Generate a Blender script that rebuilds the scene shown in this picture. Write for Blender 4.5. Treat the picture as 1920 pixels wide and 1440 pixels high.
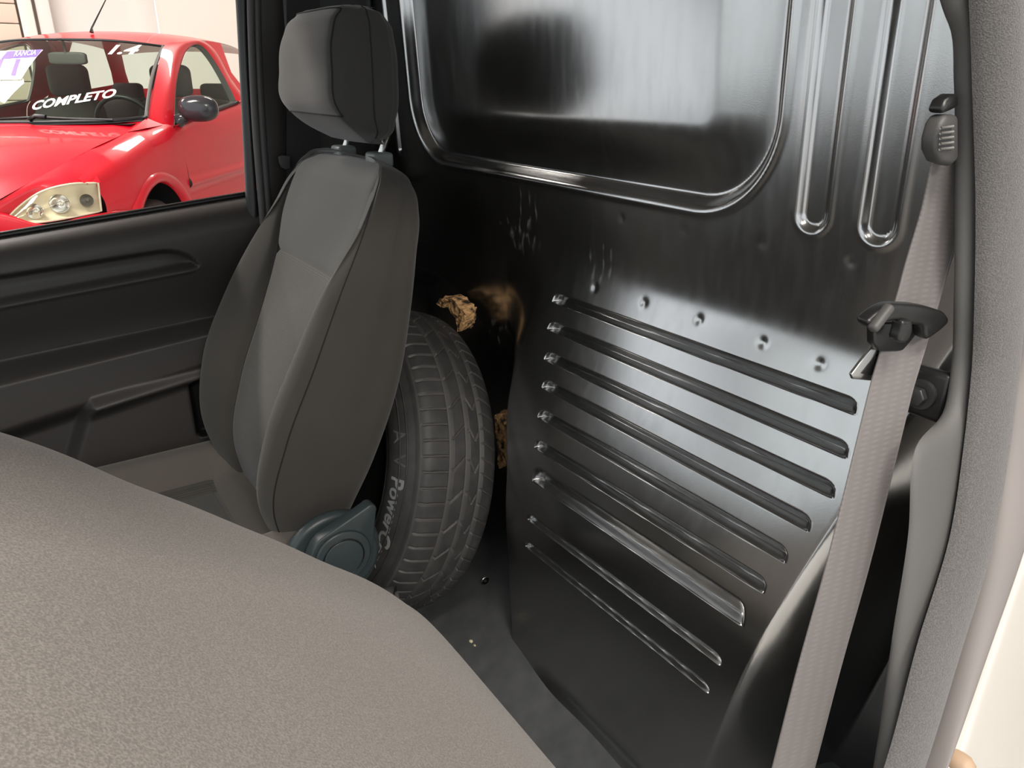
import bpy, bmesh, math, random
import numpy as np

# ------------------------------------------------------------------ reset
for o in list(bpy.data.objects): bpy.data.objects.remove(o, do_unlink=True)
scene = bpy.context.scene
COL = scene.collection
rng = np.random.default_rng(7); random.seed(7)

# ------------------------------------------------------------------ camera
# world: X = towards the rear of the van, Y = across the cab to the far door, Z = up (metres)
F = 1400.0
def nz(v):
    v = np.array(v, float); return v/np.linalg.norm(v)
_D = nz((-20, 3414, 1400)); _Y = nz((-1023, -580, 1400)); _Y = nz(_Y-_D*np.dot(_Y, _D)); _Z = -_D; _X = np.cross(_Y, _Z)
R = np.stack([_X, _Y, _Z])
CAM = np.array([0, 0, .92])
cd = bpy.data.cameras.new('camera'); cam = bpy.data.objects.new('camera', cd); COL.objects.link(cam)
cd.sensor_width = 36; cd.lens = F*36/1920; cd.clip_start = .01; cd.clip_end = 100
from mathutils import Matrix, Vector
m = Matrix.Identity(4)
for i in range(3):
    m[i][0] = R[i][0]; m[i][1] = -R[i][1]; m[i][2] = -R[i][2]; m[i][3] = CAM[i]
cam.matrix_world = m
scene.camera = cam

# ------------------------------------------------------------------ world and light
w = bpy.data.worlds.new('World'); scene.world = w; w.use_nodes = True
bg = w.node_tree.nodes['Background']; bg.inputs[0].default_value = (.93, .97, 1.0, 1); bg.inputs[1].default_value = 1.7
def area(name, loc, size, power, rot=(0, 0, 0), col=(1, .94, .86)):
    l = bpy.data.lights.new(name, 'AREA'); l.shape = 'RECTANGLE'; l.size = size[0]; l.size_y = size[1]; l.energy = power; l.color = col
    o = bpy.data.objects.new(name, l); COL.objects.link(o); o.location = loc; o.rotation_euler = rot; return o
for lx, ly, pw in ((-1.2, 4.2, 190), (-1.2, 7.0, 95), (2.6, 6.6, 60), (-.5, -.8, 110), (1.3, -.8, 35), (-.2, -2.6, 160)):  # added lamps, all out of view; those beside the near door grade the felt
    area('added_ceiling_light', (lx, ly, 3.05), (1.5, .5), pw)
scene.view_settings.view_transform = 'Standard'; scene.view_settings.look = 'None'
scene.view_settings.gamma = 1; scene.view_settings.use_curve_mapping = False
scene.view_settings.exposure = -0.15

# ------------------------------------------------------------------ helpers
def ray(px, py): return R@np.array([(px-960)/F, (py-720)/F, 1.])
def on(px, py, ax, val):
    r = ray(px, py); t = (val-CAM[ax])/r[ax]; return CAM+r*t
def onY(px, py, y): return on(px, py, 1, y)
def onplane(px, py, p, n):
    r = ray(px, py); n = np.array(n, float); t = np.dot(np.array(p)-CAM, n)/np.dot(r, n); return CAM+r*t
def ss(a, b, x):
    t = np.clip((np.asarray(x, float)-a)/(b-a), 0, 1); return t*t*(3-2*t)
def softplus(v, w): return w*np.logaddexp(0, np.asarray(v, float)/w)
def herm(xk, yk, x):
    xk = np.asarray(xk, float); yk = np.asarray(yk, float); x = np.asarray(x, float)
    sh = (1,)*(yk.ndim-1)
    d = np.diff(xk).reshape(-1, *sh); sec = np.diff(yk, axis=0)/d
    m = np.empty_like(yk); m[0] = sec[0]; m[-1] = sec[-1]
    if len(xk) > 2: m[1:-1] = (sec[:-1]*d[1:]+sec[1:]*d[:-1])/(d[1:]+d[:-1])
    i = np.clip(np.searchsorted(xk, x)-1, 0, len(xk)-2)
    h = (xk[i+1]-xk[i]); t = ((x-xk[i])/h).reshape(-1, *sh); h = h.reshape(-1, *sh)
    t2, t3 = t*t, t*t*t
    return (2*t3-3*t2+1)*yk[i]+(t3-2*t2+t)*h*m[i]+(-2*t3+3*t2)*yk[i+1]+(t3-t2)*h*m[i+1]
def path(pts, n):
    pts = np.asarray(pts, float); s = np.r_[0, np.cumsum(np.linalg.norm(np.diff(pts, axis=0), axis=1))]
    return herm(s, pts, np.linspace(0, s[-1], n))

def origin(p):
    o = np.zeros(3)
    while p is not None: o += np.array(p.location); p = p.parent
    return o
def tag(o, label=None, cat=None, group=None, kind=None):
    if label: o['label'] = label
    if cat: o['category'] = cat
    if group: o['group'] = group
    if kind: o['kind'] = kind
    return o
def thing(name, label, cat, loc=(0, 0, 0), group=None):
    o = bpy.data.objects.new(name, None); COL.objects.link(o); o.location = loc; o.empty_display_size = .05
    return tag(o, label, cat, group)
def obj(name, V, Fc, mat, parent=None, smooth=True, normals=None, sharp=None):
    V = np.asarray(V, float)
    off = origin(parent) if parent is not None else np.array([V[:, 0].mean(), V[:, 1].mean(), V[:, 2].min()])
    me = bpy.data.meshes.new(name)
    Fc = Fc.tolist() if isinstance(Fc, np.ndarray) else Fc
    me.from_pydata((V-off).tolist(), [], Fc); me.update()
    if mat is not None: me.materials.append(mat)
    o = bpy.data.objects.new(name, me); COL.objects.link(o)
    if parent is not None: o.parent = parent
    else: o.location = off
    if smooth: me.polygons.foreach_set('use_smooth', [True]*len(me.polygons))
    if smooth and sharp is not None:
        me.set_sharp_from_angle(angle=math.radians(sharp))
    if normals is not None:
        me.normals_split_custom_set_from_vertices(normals.tolist())
    return o
def gridF(n, m, cu=False, cv=False):
    i = np.arange(n if cu else n-1); j = np.arange(m if cv else m-1)
    I, J = np.meshgrid(i, j, indexing='ij'); I2 = (I+1) % n; J2 = (J+1) % m
    return np.stack([I*m+J, I2*m+J, I2*m+J2, I*m+J2], -1).reshape(-1, 4)
def grid(name, P, mat, parent=None, cu=False, cv=False, **k):
    n, m = P.shape[:2]; return obj(name, P.reshape(-1, 3), gridF(n, m, cu, cv), mat, parent, **k)
def grid_normals(P):
    du = np.gradient(P, axis=0); dv = np.gradient(P, axis=1); N = np.cross(du, dv)  # direction only, spacing cancels
    return N/np.maximum(np.linalg.norm(N, axis=2, keepdims=True), 1e-12)
def grid_parts(P, ids, flip=False):
    """one sheet cut into several pieces that share the sheet's normals: id -> (V, F, N)"""
    n, m = P.shape[:2]; Fq = gridF(n, m); N = grid_normals(P).reshape(-1, 3); V = P.reshape(-1, 3)
    if flip: N = -N; Fq = Fq[:, ::-1]
    ids = ids.reshape(-1); out = {}
    for k in np.unique(ids):
        if k < 0: continue
        f = Fq[ids == k]; u, inv = np.unique(f, return_inverse=True)
        out[int(k)] = (V[u], inv.reshape(-1, 4), N[u])
    return out
def tube(name, pts, r, mat, parent=None, seg=8, closed=False, **k):
    pts = np.asarray(pts, float); n = len(pts); rr = np.broadcast_to(np.asarray(r, float), (n,))
    T = np.gradient(pts, axis=0) if not closed else (np.roll(pts, -1, 0)-np.roll(pts, 1, 0))
    T /= np.linalg.norm(T, axis=1, keepdims=True)
    a = np.array([0, 0, 1.]) if abs(T[0][2]) < .9 else np.array([1., 0, 0])
    V = []
    u = np.cross(T[0], a); u /= np.linalg.norm(u)
    for i in range(n):
        u = u-T[i]*np.dot(u, T[i]); u /= np.linalg.norm(u); v = np.cross(T[i], u)
        for s in range(seg):
            an = 2*math.pi*s/seg; V.append(pts[i]+rr[i]*(math.cos(an)*u+math.sin(an)*v))
    Fc = gridF(n, seg, closed, True).tolist()
    if not closed: Fc += [list(range(seg))[::-1], [(n-1)*seg+s for s in range(seg)]]
    return obj(name, V, Fc, mat, parent, **k)
def rbox(name, c, half, mat, parent=None, bev=.01, seg=3, rot=None, **k):
    bm = bmesh.new(); bmesh.ops.create_cube(bm, size=2)
    for v in bm.verts: v.co = Vector((v.co.x*half[0], v.co.y*half[1], v.co.z*half[2]))
    if bev: bmesh.ops.bevel(bm, geom=bm.edges[:], offset=min(bev, min(half)*.98), segments=seg, affect='EDGES', profile=.5)
    V = np.array([v.co for v in bm.verts]); bm.verts.index_update(); Fc = [[v.index for v in f.verts] for f in bm.faces]; bm.free()
    if rot is not None: V = V@np.array(rot).T
    return obj(name, V+np.array(c), Fc, mat, parent, sharp=k.pop('sharp', 50), **k)
def prism(name, outline, ax, thick, mat, parent=None, bev=.003, seg=3, **k):
    """closed 3D outline (planar) extruded along vector ax*thick and bevelled"""
    outline = np.asarray(outline, float); n = len(outline)
    bm = bmesh.new(); a = [bm.verts.new(p) for p in outline]; f = bm.faces.new(a)
    r = bmesh.ops.extrude_face_region(bm, geom=[f]); top = [g for g in r['geom'] if isinstance(g, bmesh.types.BMVert)]
    bmesh.ops.translate(bm, verts=top, vec=Vector(np.array(ax)*thick))
    bm.faces.ensure_lookup_table(); bmesh.ops.recalc_face_normals(bm, faces=bm.faces[:])
    if bev:
        es = [e for e in bm.edges if len(e.link_faces) == 2 and e.calc_face_angle(0) > .9]
        bmesh.ops.bevel(bm, geom=es, offset=bev, segments=seg, affect='EDGES', profile=.5)
    V = np.array([v.co for v in bm.verts]); bm.verts.index_update(); Fc = [[v.index for v in q.verts] for q in bm.faces]; bm.free()
    return obj(name, V, Fc, mat, parent, sharp=k.pop('sharp', 40), **k)
def revolve(name, prof, c, axis, e1, mat, parent=None, n=48, **k):
    """profile rows (radius, along axis)"""
    axis = nz(axis); e1 = nz(e1); e2 = np.cross(axis, e1); th = np.arange(n)*2*math.pi/n
    prof = np.asarray(prof, float)
    P = np.array(c)+prof[:, None, 0:1]*(np.cos(th)[None, :, None]*e1+np.sin(th)[None, :, None]*e2)+prof[:, None, 1:2]*axis
    return grid(name, P, mat, parent, cv=True, **k)
def text_mesh(body, size=1., extrude=0., bold=0., shear=0.):
    cu = bpy.data.curves.new('lettering', 'FONT'); cu.body = body; cu.size = size; cu.extrude = extrude; cu.offset = bold; cu.shear = shear; cu.resolution_u = 3
    o = bpy.data.objects.new('lettering', cu); COL.objects.link(o)
    bpy.context.view_layer.update()
    me = bpy.data.meshes.new_from_object(o.evaluated_get(bpy.context.evaluated_depsgraph_get()))
    V = np.array([v.co for v in me.vertices]); Fc = [list(p.vertices) for p in me.polygons]
    bpy.data.objects.remove(o, do_unlink=True); bpy.data.curves.remove(cu); bpy.data.meshes.remove(me)
    return V, Fc

# ------------------------------------------------------------------ materials
def srgb(r, g, b):
    f = lambda c: (c/255/12.92) if c/255 <= .04045 else ((c/255+.055)/1.055)**2.4
    return (f(r), f(g), f(b), 1)
def mat(name, col, rough=.5, metal=0., spec=.5, noise=None, bump=None, coat=0., sheen=0., emit=None):
    """noise=(scale, colour2, lo, hi); bump=(scale, strength, distance, stretch)"""
    mt = bpy.data.materials.new(name); mt.use_nodes = True; nt = mt.node_tree; b = nt.nodes['Principled BSDF']
    b.inputs['Base Color'].default_value = col if len(col) == 4 else (*col, 1)
    b.inputs['Roughness'].default_value = rough; b.inputs['Metallic'].default_value = metal
    b.inputs['Specular IOR Level'].default_value = spec; b.inputs['Coat Weight'].default_value = coat; b.inputs['Coat Roughness'].default_value = .04
    b.inputs['Sheen Weight'].default_value = sheen
    if emit: b.inputs['Emission Color'].default_value = emit[0]; b.inputs['Emission Strength'].default_value = emit[1]
    tc = nt.nodes.new('ShaderNodeTexCoord')
    if noise:
        n = nt.nodes.new('ShaderNodeTexNoise'); n.inputs['Scale'].default_value = noise[0]; n.inputs['Detail'].default_value = 4
        nt.links.new(tc.outputs['Object'], n.inputs['Vector'])
        r = nt.nodes.new('ShaderNodeValToRGB'); r.color_ramp.elements[0].position = noise[2]; r.color_ramp.elements[1].position = noise[3]
        r.color_ramp.elements[0].color = b.inputs['Base Color'].default_value; r.color_ramp.elements[1].color = noise[1]
        nt.links.new(n.outputs['Fac'], r.inputs['Fac']); nt.links.new(r.outputs['Color'], b.inputs['Base Color'])
    if bump:
        n = nt.nodes.new('ShaderNodeTexNoise'); n.inputs['Scale'].default_value = bump[0]; n.inputs['Detail'].default_value = 3
        mp = nt.nodes.new('ShaderNodeMapping'); mp.inputs['Scale'].default_value = bump[3] if len(bump) > 3 else (1, 1, 1)
        nt.links.new(tc.outputs['Object'], mp.inputs['Vector']); nt.links.new(mp.outputs['Vector'], n.inputs['Vector'])
        bp = nt.nodes.new('ShaderNodeBump'); bp.inputs['Strength'].default_value = bump[1]; bp.inputs['Distance'].default_value = bump[2]
        nt.links.new(n.outputs['Fac'], bp.inputs['Height']); nt.links.new(bp.outputs['Normal'], b.inputs['Normal'])
    return mt
def glass(name, tint=(1, 1, 1, 1), refl=.04, rough=.02):
    mt = bpy.data.materials.new(name); mt.use_nodes = True; nt = mt.node_tree
    for n in list(nt.nodes):
        if n.type != 'OUTPUT_MATERIAL': nt.nodes.remove(n)
    out = nt.nodes['Material Output']; t = nt.nodes.new('ShaderNodeBsdfTransparent'); t.inputs[0].default_value = tint
    g = nt.nodes.new('ShaderNodeBsdfGlossy'); g.inputs['Roughness'].default_value = rough
    lw = nt.nodes.new('ShaderNodeLayerWeight'); lw.inputs['Blend'].default_value = .5
    pw = nt.nodes.new('ShaderNodeMath'); pw.operation = 'POWER'; pw.inputs[1].default_value = 5; nt.links.new(lw.outputs['Facing'], pw.inputs[0])
    ma = nt.nodes.new('ShaderNodeMath'); ma.operation = 'MULTIPLY_ADD'; ma.inputs[1].default_value = .9; ma.inputs[2].default_value = refl; nt.links.new(pw.outputs[0], ma.inputs[0])
    mx = nt.nodes.new('ShaderNodeMixShader'); nt.links.new(ma.outputs[0], mx.inputs[0]); nt.links.new(t.outputs[0], mx.inputs[1]); nt.links.new(g.outputs[0], mx.inputs[2])
    nt.links.new(mx.outputs[0], out.inputs[0]); return mt

M = {}
M['paint_black'] = mat('black_enamel', (.012, .0115, .010), .2, spec=.6, bump=(900, .05, .0006), noise=(3.0, (.017, .016, .0145, 1), .35, .7))
M['paint_black_dull'] = mat('black_enamel_scuffed', (.012, .0115, .010), .3, spec=.6, noise=(3.0, (.017, .016, .0145, 1), .35, .7))
M['plastic'] = mat('dark_plastic', (.037, .033, .031), .5, bump=(1400, .25, .0004))
M['plastic_mid'] = mat('grey_plastic', (.045, .043, .042), .55, bump=(1100, .3, .0004))
M['sleeve'] = mat('pale_grey_plastic', (.16, .18, .175), .4)
M['plastic_trim'] = mat('grey_trim_plastic', (.065, .063, .061), .6, bump=(1100, .4, .0005))
M['plastic_black'] = mat('black_plastic', (.008, .008, .008), .35)
M['plastic_teal'] = mat('blue_grey_plastic', (.036, .048, .051), .38, bump=(1600, .2, .0003))
M['rubber_seal'] = mat('flocked_rubber', (.060, .057, .056), .9, bump=(900, .7, .0015), noise=(900, (.098, .092, .090, 1), .4, .65), sheen=.15)
M['felt'] = mat('grey_felt', (.130, .116, .106), .95, bump=(640, .5, .0010), noise=(640, (.210, .190, .175, 1), .4, .66), sheen=.08)
M['fabric'] = mat('seat_fabric', (.044, .0395, .034), .9, bump=(1500, .35, .0005), noise=(12, (.051, .0455, .039, 1), .3, .7), sheen=.15)
M['fabric_top'] = mat('seat_fabric_upper', (.044, .044, .040), .88, bump=(1500, .35, .0005), sheen=.25)
M['fabric_light'] = mat('seat_fabric_light', (.105, .092, .078), .9, bump=(1500, .35, .0005), sheen=.15)
M['thread'] = mat('dark_thread', (.012, .011, .01), .9)
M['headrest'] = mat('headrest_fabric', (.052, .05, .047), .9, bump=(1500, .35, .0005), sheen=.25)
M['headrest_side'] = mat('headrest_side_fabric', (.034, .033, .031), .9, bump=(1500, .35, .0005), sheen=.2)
M['webbing'] = mat('belt_webbing', (.112, .100, .097), .7, sheen=.2)
M['rubber'] = mat('tyre_rubber', (.034, .0325, .032), .55, bump=(700, .25, .0005), noise=(40, (.055, .052, .050, 1), .4, .75))
M['letter'] = mat('pale_lettering', (.22, .23, .225), .7)
M['steel'] = mat('steel', (.55, .55, .54), .25, metal=1)
M['steel_dark'] = mat('dark_steel', (.05, .05, .05), .35, metal=.6)
M['wood'] = mat('broken_wood', (.62, .36, .16), .85, noise=(60, (.03, .02, .012, 1), .5, .62), bump=(120, .8, .004))
M['floor'] = mat('floor_lining', (.042, .044, .046), .8, noise=(30, (.062, .064, .066, 1), .35, .7), bump=(300, .4, .001))
M['white_paint'] = mat('white_enamel', (.33, .31, .285), .35)
M['wall'] = mat('white_wall', srgb(232, 229, 224), .8)
M['wall_warm'] = mat('cream_wall', srgb(238, 232, 222), .8)
M['slat'] = mat('beige_slat', srgb(222, 205, 188), .6)
M['concrete'] = mat('showroom_floor', srgb(170, 168, 164), .35, noise=(2, (.5, .49, .47, 1), .3, .7))
M['ceil'] = mat('showroom_ceiling', srgb(225, 223, 218), .9)
M['lamp'] = mat('lamp_diffuser', (1, 1, 1), .5, emit=((1, .96, .9, 1), 9))
M['liner'] = mat('headliner', (.35, .34, .32), .95)
M['red'] = mat('red_paint', (.72, .001, .018), .35, coat=.6)
M['black_trim'] = mat('black_trim', (.012, .012, .013), .4)
M['grey_trim'] = mat('grey_trim', (.12, .115, .11), .5)
M['car_seat'] = mat('car_seat_fabric', (.05, .045, .042), .9)
M['cream'] = mat('lamp_housing', srgb(232, 222, 196), .35, metal=.2)
M['chrome'] = mat('reflector', (.85, .83, .78), .12, metal=1)
M['amber'] = mat('lamp_inner', (.22, .2, .17), .4)
M['sticker'] = mat('white_sticker', (.9, .89, .92), .5)
M['purple'] = mat('purple_print', srgb(120, 96, 190), .5)
M['decal'] = mat('white_decal', (.93, .92, .86), .5)
M['lens'] = glass('lamp_lens', (.96, .95, .9, 1))
M['mirror_black'] = mat('gloss_black', (.03, .03, .035), .15)
M['glass_car'] = glass('car_glass', (.72, .84, .76, 1))
M['glass_clear'] = glass('clear_glass', (.95, .97, .96, 1))
M['speck'] = mat('crumb', (.55, .5, .32), .8)

def add_weave(mt, sx, sy, axis_rot, strength=.5, dist=.0006, tint=None):
    """a woven rib pattern on top of a fabric"""
    nt = mt.node_tree; b = nt.nodes['Principled BSDF']; tc = nt.nodes.new('ShaderNodeTexCoord')
    mp = nt.nodes.new('ShaderNodeMapping'); mp.inputs['Rotation'].default_value = axis_rot
    nt.links.new(tc.outputs['Object'], mp.inputs['Vector'])
    a = nt.nodes.new('ShaderNodeTexWave'); a.bands_direction = 'X'; a.inputs['Scale'].default_value = sx
    c = nt.nodes.new('ShaderNodeTexWave'); c.bands_direction = 'Z'; c.inputs['Scale'].default_value = sy
    nt.links.new(mp.outputs[0], a.inputs['Vector']); nt.links.new(mp.outputs[0], c.inputs['Vector'])
    mu = nt.nodes.new('ShaderNodeMath'); mu.operation = 'MULTIPLY'; nt.links.new(a.outputs['Fac'], mu.inputs[0]); nt.links.new(c.outputs['Fac'], mu.inputs[1])
    bp = nt.nodes.new('ShaderNodeBump'); bp.inputs['Strength'].default_value = strength; bp.inputs['Distance'].default_value = dist
    nt.links.new(mu.outputs[0], bp.inputs['Height'])
    old = b.inputs['Normal'].links
    if old: nt.links.new(old[0].from_socket, bp.inputs['Normal'])
    nt.links.new(bp.outputs['Normal'], b.inputs['Normal'])
    if tint:
        mx = nt.nodes.new('ShaderNodeMix'); mx.data_type = 'RGBA'; nt.links.new(mu.outputs[0], mx.inputs['Factor'])
        mx.inputs['A'].default_value = b.inputs['Base Color'].default_value; mx.inputs['B'].default_value = tint
        nt.links.new(mx.outputs['Result'], b.inputs['Base Color'])
    return mt
M['rib'] = add_weave(mat('seat_rib_fabric', (.046, .043, .037), .9, sheen=.25), 1, 1, (0, 0, 0), 0)
M['rib'] = mat('seat_rib_fabric', (.046, .043, .037), .9, sheen=.25)
add_weave(M['rib'], 70, 120, (0, 0, math.radians(90)), .6, .0008, (.078, .072, .06, 1))
add_weave(M['webbing'], 40, 75, (0, 0, math.radians(60)), .35, .0006, (.128, .115, .112, 1))
# scuffs on the enamel: pale scratches of their own
for k_ in ('paint_black', 'paint_black_dull'): M[k_].node_tree.nodes['Principled BSDF'].inputs['IOR'].default_value = 4.0
def scuff(mt, rough0):
    nt = mt.node_tree; b = nt.nodes['Principled BSDF']; tc = nt.nodes.new('ShaderNodeTexCoord')
    mp = nt.nodes.new('ShaderNodeMapping'); mp.inputs['Scale'].default_value = (1, 1.2, .25); nt.links.new(tc.outputs['Object'], mp.inputs[0])
    n = nt.nodes.new('ShaderNodeTexNoise'); n.inputs['Scale'].default_value = 60; n.inputs['Detail'].default_value = 6
    nt.links.new(mp.outputs[0], n.inputs['Vector'])
    n2 = nt.nodes.new('ShaderNodeTexNoise'); n2.inputs['Scale'].default_value = 5; nt.links.new(tc.outputs['Object'], n2.inputs['Vector'])
    r = nt.nodes.new('ShaderNodeMapRange'); r.inputs['From Min'].default_value = .45; r.inputs['From Max'].default_value = .75; r.inputs['To Min'].default_value = rough0-.02; r.inputs['To Max'].default_value = rough0+.03
    nt.links.new(n.outputs['Fac'], r.inputs['Value']); nt.links.new(r.outputs[0], b.inputs['Roughness'])
scuff(M['paint_black'], .23)
def scratches(mt, spots, org):
    """pale rubbed marks at a few places of the sheet"""
    nt = mt.node_tree; b = nt.nodes['Principled BSDF']; src = b.inputs['Base Color'].links[0].from_socket; tc = nt.nodes.new('ShaderNodeTexCoord')
    mp = nt.nodes.new('ShaderNodeMapping'); mp.inputs['Scale'].default_value = (1, 1.6, .5); nt.links.new(tc.outputs['Object'], mp.inputs[0])
    n = nt.nodes.new('ShaderNodeTexNoise'); n.inputs['Scale'].default_value = 75; n.inputs['Detail'].default_value = 5; nt.links.new(mp.outputs[0], n.inputs['Vector'])
    r = nt.nodes.new('ShaderNodeMapRange'); r.inputs['From Min'].default_value = .56; r.inputs['From Max'].default_value = .70; nt.links.new(n.outputs['Fac'], r.inputs['Value'])
    acc = None
    for p, rad in spots:
        d = nt.nodes.new('ShaderNodeVectorMath'); d.operation = 'DISTANCE'; nt.links.new(tc.outputs['Object'], d.inputs[0]); d.inputs[1].default_value = tuple(np.array(p)-org)
        q = nt.nodes.new('ShaderNodeMapRange'); q.inputs['From Min'].default_value = rad; q.inputs['From Max'].default_value = rad*.3; nt.links.new(d.outputs['Value'], q.inputs['Value'])
        if acc is None: acc = q.outputs[0]
        else:
            mxx = nt.nodes.new('ShaderNodeMath'); mxx.operation = 'MAXIMUM'; nt.links.new(acc, mxx.inputs[0]); nt.links.new(q.outputs[0], mxx.inputs[1]); acc = mxx.outputs[0]
    mu = nt.nodes.new('ShaderNodeMath'); mu.operation = 'MULTIPLY'; nt.links.new(acc, mu.inputs[0]); nt.links.new(r.outputs[0], mu.inputs[1])
    mu2 = nt.nodes.new('ShaderNodeMath'); mu2.operation = 'MULTIPLY'; mu2.inputs[1].default_value = .7; nt.links.new(mu.outputs[0], mu2.inputs[0])
    mx = nt.nodes.new('ShaderNodeMix'); mx.data_type = 'RGBA'; nt.links.new(mu2.outputs[0], mx.inputs['Factor']); nt.links.new(src, mx.inputs['A']); mx.inputs['B'].default_value = (.34, .33, .30, 1)
    nt.links.new(mx.outputs['Result'], b.inputs['Base Color'])

# ------------------------------------------------------------------ showroom
def struct(o): o['kind'] = 'structure'; return o
def slab(name, lo, hi, mt, parent=None, bev=0): 
    lo = np.array(lo, float); hi = np.array(hi, float); return rbox(name, (lo+hi)/2, (hi-lo)/2, mt, parent, bev=bev)
GZ = -.31
struct(slab('floor_showroom', (-5, -6, GZ-.1), (9, 10, GZ), M['concrete']))
struct(slab('ceiling_showroom', (-2.3, -6, 3.12), (9, 10, 3.22), M['ceil']))
struct(slab('wall_back', (-5, 9.0, GZ), (1.72, 9.2, 3.12), M['wall']))
struct(slab('wall_back_right', (1.72, 8.75, GZ), (9, 8.95, 3.12), M['wall_warm']))
struct(slab('wall_right', (8.8, -6, GZ), (9, 8.75, 3.12), M['wall']))
for lx, ly in ((-1.2, 4.2), (-1.2, 7.0), (2.6, 6.6), (-.5, -.8), (1.3, -.8), (-.2, -2.6)):  # unseen fittings added to go with the lights above
    t = thing('added_ceiling_lamp', 'long white fluorescent fitting added unseen on the showroom ceiling', 'lamp', (lx, ly, 3.07), 'added fluorescent fittings, out of view')
    slab('housing', (lx-.8, ly-.3, 3.085), (lx+.8, ly+.3, 3.119), M['wall'], t, .01)
    for k in (-.15, .15): tube('lamp_tube', [(lx-.74, ly+k, 3.075), (lx+.74, ly+k, 3.075)], .013, M['lamp'], t)
# slatted door and its frame at the far left
dl = thing('roller_door', 'beige slatted roller door beside white frame on the back wall', 'door', (-1.6, 8.9, GZ))
a = on(30, 20, 1, 8.9)[0]
for k in range(20):
    z0 = GZ+.02+k*.165; slab('slat', (a-1.6, 8.86, z0), (a, 8.92, z0+.158), M['slat'], dl, .008)
b_ = on(62, 20, 1, 8.85)[0]; c_ = on(96, 20, 1, 8.85)[0]
t = struct(slab('trim_3', (a+.02, 8.84, GZ), (b_, 8.98, 3.1), M['wall_warm'], None, .01))
struct(slab('trim_4', (b_+.03, 8.88, GZ), (c_, 8.98, 3.1), M['wall'], None, .01))

# ------------------------------------------------------------------ cab: rear bulkhead (one pressed sheet)
TL = math.tan(math.radians(3.9))
def xb(z): return .72+TL*(.6-z)
def bump(y, z):
    y = np.asarray(y, float); z = np.asarray(z, float)
    s = .47*(softplus(.652-z, .013)-softplus(.335-z, .045))
    yl = .910+.04*ss(.30, .45, z)
    left = 1-ss(yl-.012-.03*ss(.5, .65, z), yl+.03+.11*ss(.40, .52, z), y)
    yr = .345+(.53-z)*.2
    right = ss(yr-.05, yr+.012, y)
    foot = .9*softplus(-.012-z, .010)*ss(.95, .72, y)
    return (s+foot)*left*right-.10*(1-right)*ss(.75, .6, z)
def h0(y, z): return bump(y, z)
def hit(px, py):
    r = ray(px, py); ts = np.linspace(.3, 2.2, 1500); P = CAM+ts[:, None]*r
    g = P[:, 0]-(xb(P[:, 2])-h0(P[:, 1], P[:, 2])); i = np.argmax(g > 0); return P[i]
LV_L = [(1040, 557), (1031, 609), (1025, 666), (1020, 719), (1013, 774), (1005, 830), (1000, 886), (990, 967), (985, 1017)]
LV_R = [(1607, 763), (1590, 845), (1565, 920), (1520, 983), (1476, 1041), (1436, 1099), (1396, 1153), (1353, 1240), (1330, 1293)]
LV = [(hit(*l), hit(*r)) for l, r in zip(LV_L, LV_R)]
def sdrr(y, z, y0, y1, z0, z1, r):
    qy = np.abs(y-(y0+y1)/2)-(y1-y0)/2+r; qz = np.abs(z-(z0+z1)/2)-(z1-z0)/2+r
    return np.hypot(np.maximum(qy, 0), np.maximum(qz, 0))+np.minimum(np.maximum(qy, qz), 0)-r
ys = np.arange(.2, 1.625, .0028); zs = np.concatenate([np.arange(-.11, .05, .0026), np.arange(.05, .665, .00095), np.arange(.665, 1.27, .0024)])
YY, ZZ = np.meshgrid(ys, zs, indexing='ij')
H = h0(YY, ZZ); ids = np.zeros(YY.shape, int)
# recessed upper panel
d = sdrr(YY, ZZ, .532, 1.388, .772, 1.40, .115)
H -= .017*ss(.0, .017, -d); H += .0022*np.exp(-((d-.004)/.004)**2)
cx = np.clip((YY-.96)/.41, -1, 1); cz = np.clip((ZZ-.84)/.5, -1, 1)
H += .034*(1-.35*cx**2)*(1-cz**2)*ss(.014, .10, -d)-.012*ss(.014, .10, -d)
ids[d < -.001] = 20
# pressed beads
def bead(yc, z0, hw, dep):
    global H
    d = sdrr(YY, ZZ, yc-hw, yc+hw, z0, 1.6, hw); H -= dep*ss(0, .007, -d); H += .0012*np.exp(-((d-.003)/.003)**2); return d
for k, (px, py, hw) in enumerate(((1519, 435, .0185), (1642, 458, .019))):
    p = hit(px, py); d = bead(p[1], p[2], hw, .006); ids[d < 0] = 21+k
for px, py, hw in ((752, 288, .009), (697, 48, .007)):
    p = hit(px, py); d = bead(p[1], p[2], hw, .005); ids[d < 0] = 23+(px < 700)
# wheel hollow
d = np.hypot(YY-1.385, ZZ-.16)-.385
H -= .085*ss(0, .05, -d)*(1-ss(1.0, .94, YY)); ids[(d < -.003) & (YY > .985)] = 25
# dents along the ridge
for px, py, a_ in ((1037, 517, .5), (1115, 540, 1), (1208, 568, 1), (1312, 600, 1.1), (1430, 643, 1.1), (1537, 683, 1), (1165, 408, .35), (1283, 433, .3), (1430, 455, .35), (1595, 490, .5), (760, 283, .6)):
    p = hit(px, py); rr = np.hypot(YY-p[1], ZZ-p[2]); H -= .0016*a_*np.exp(-(rr/.006)**2)
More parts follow.
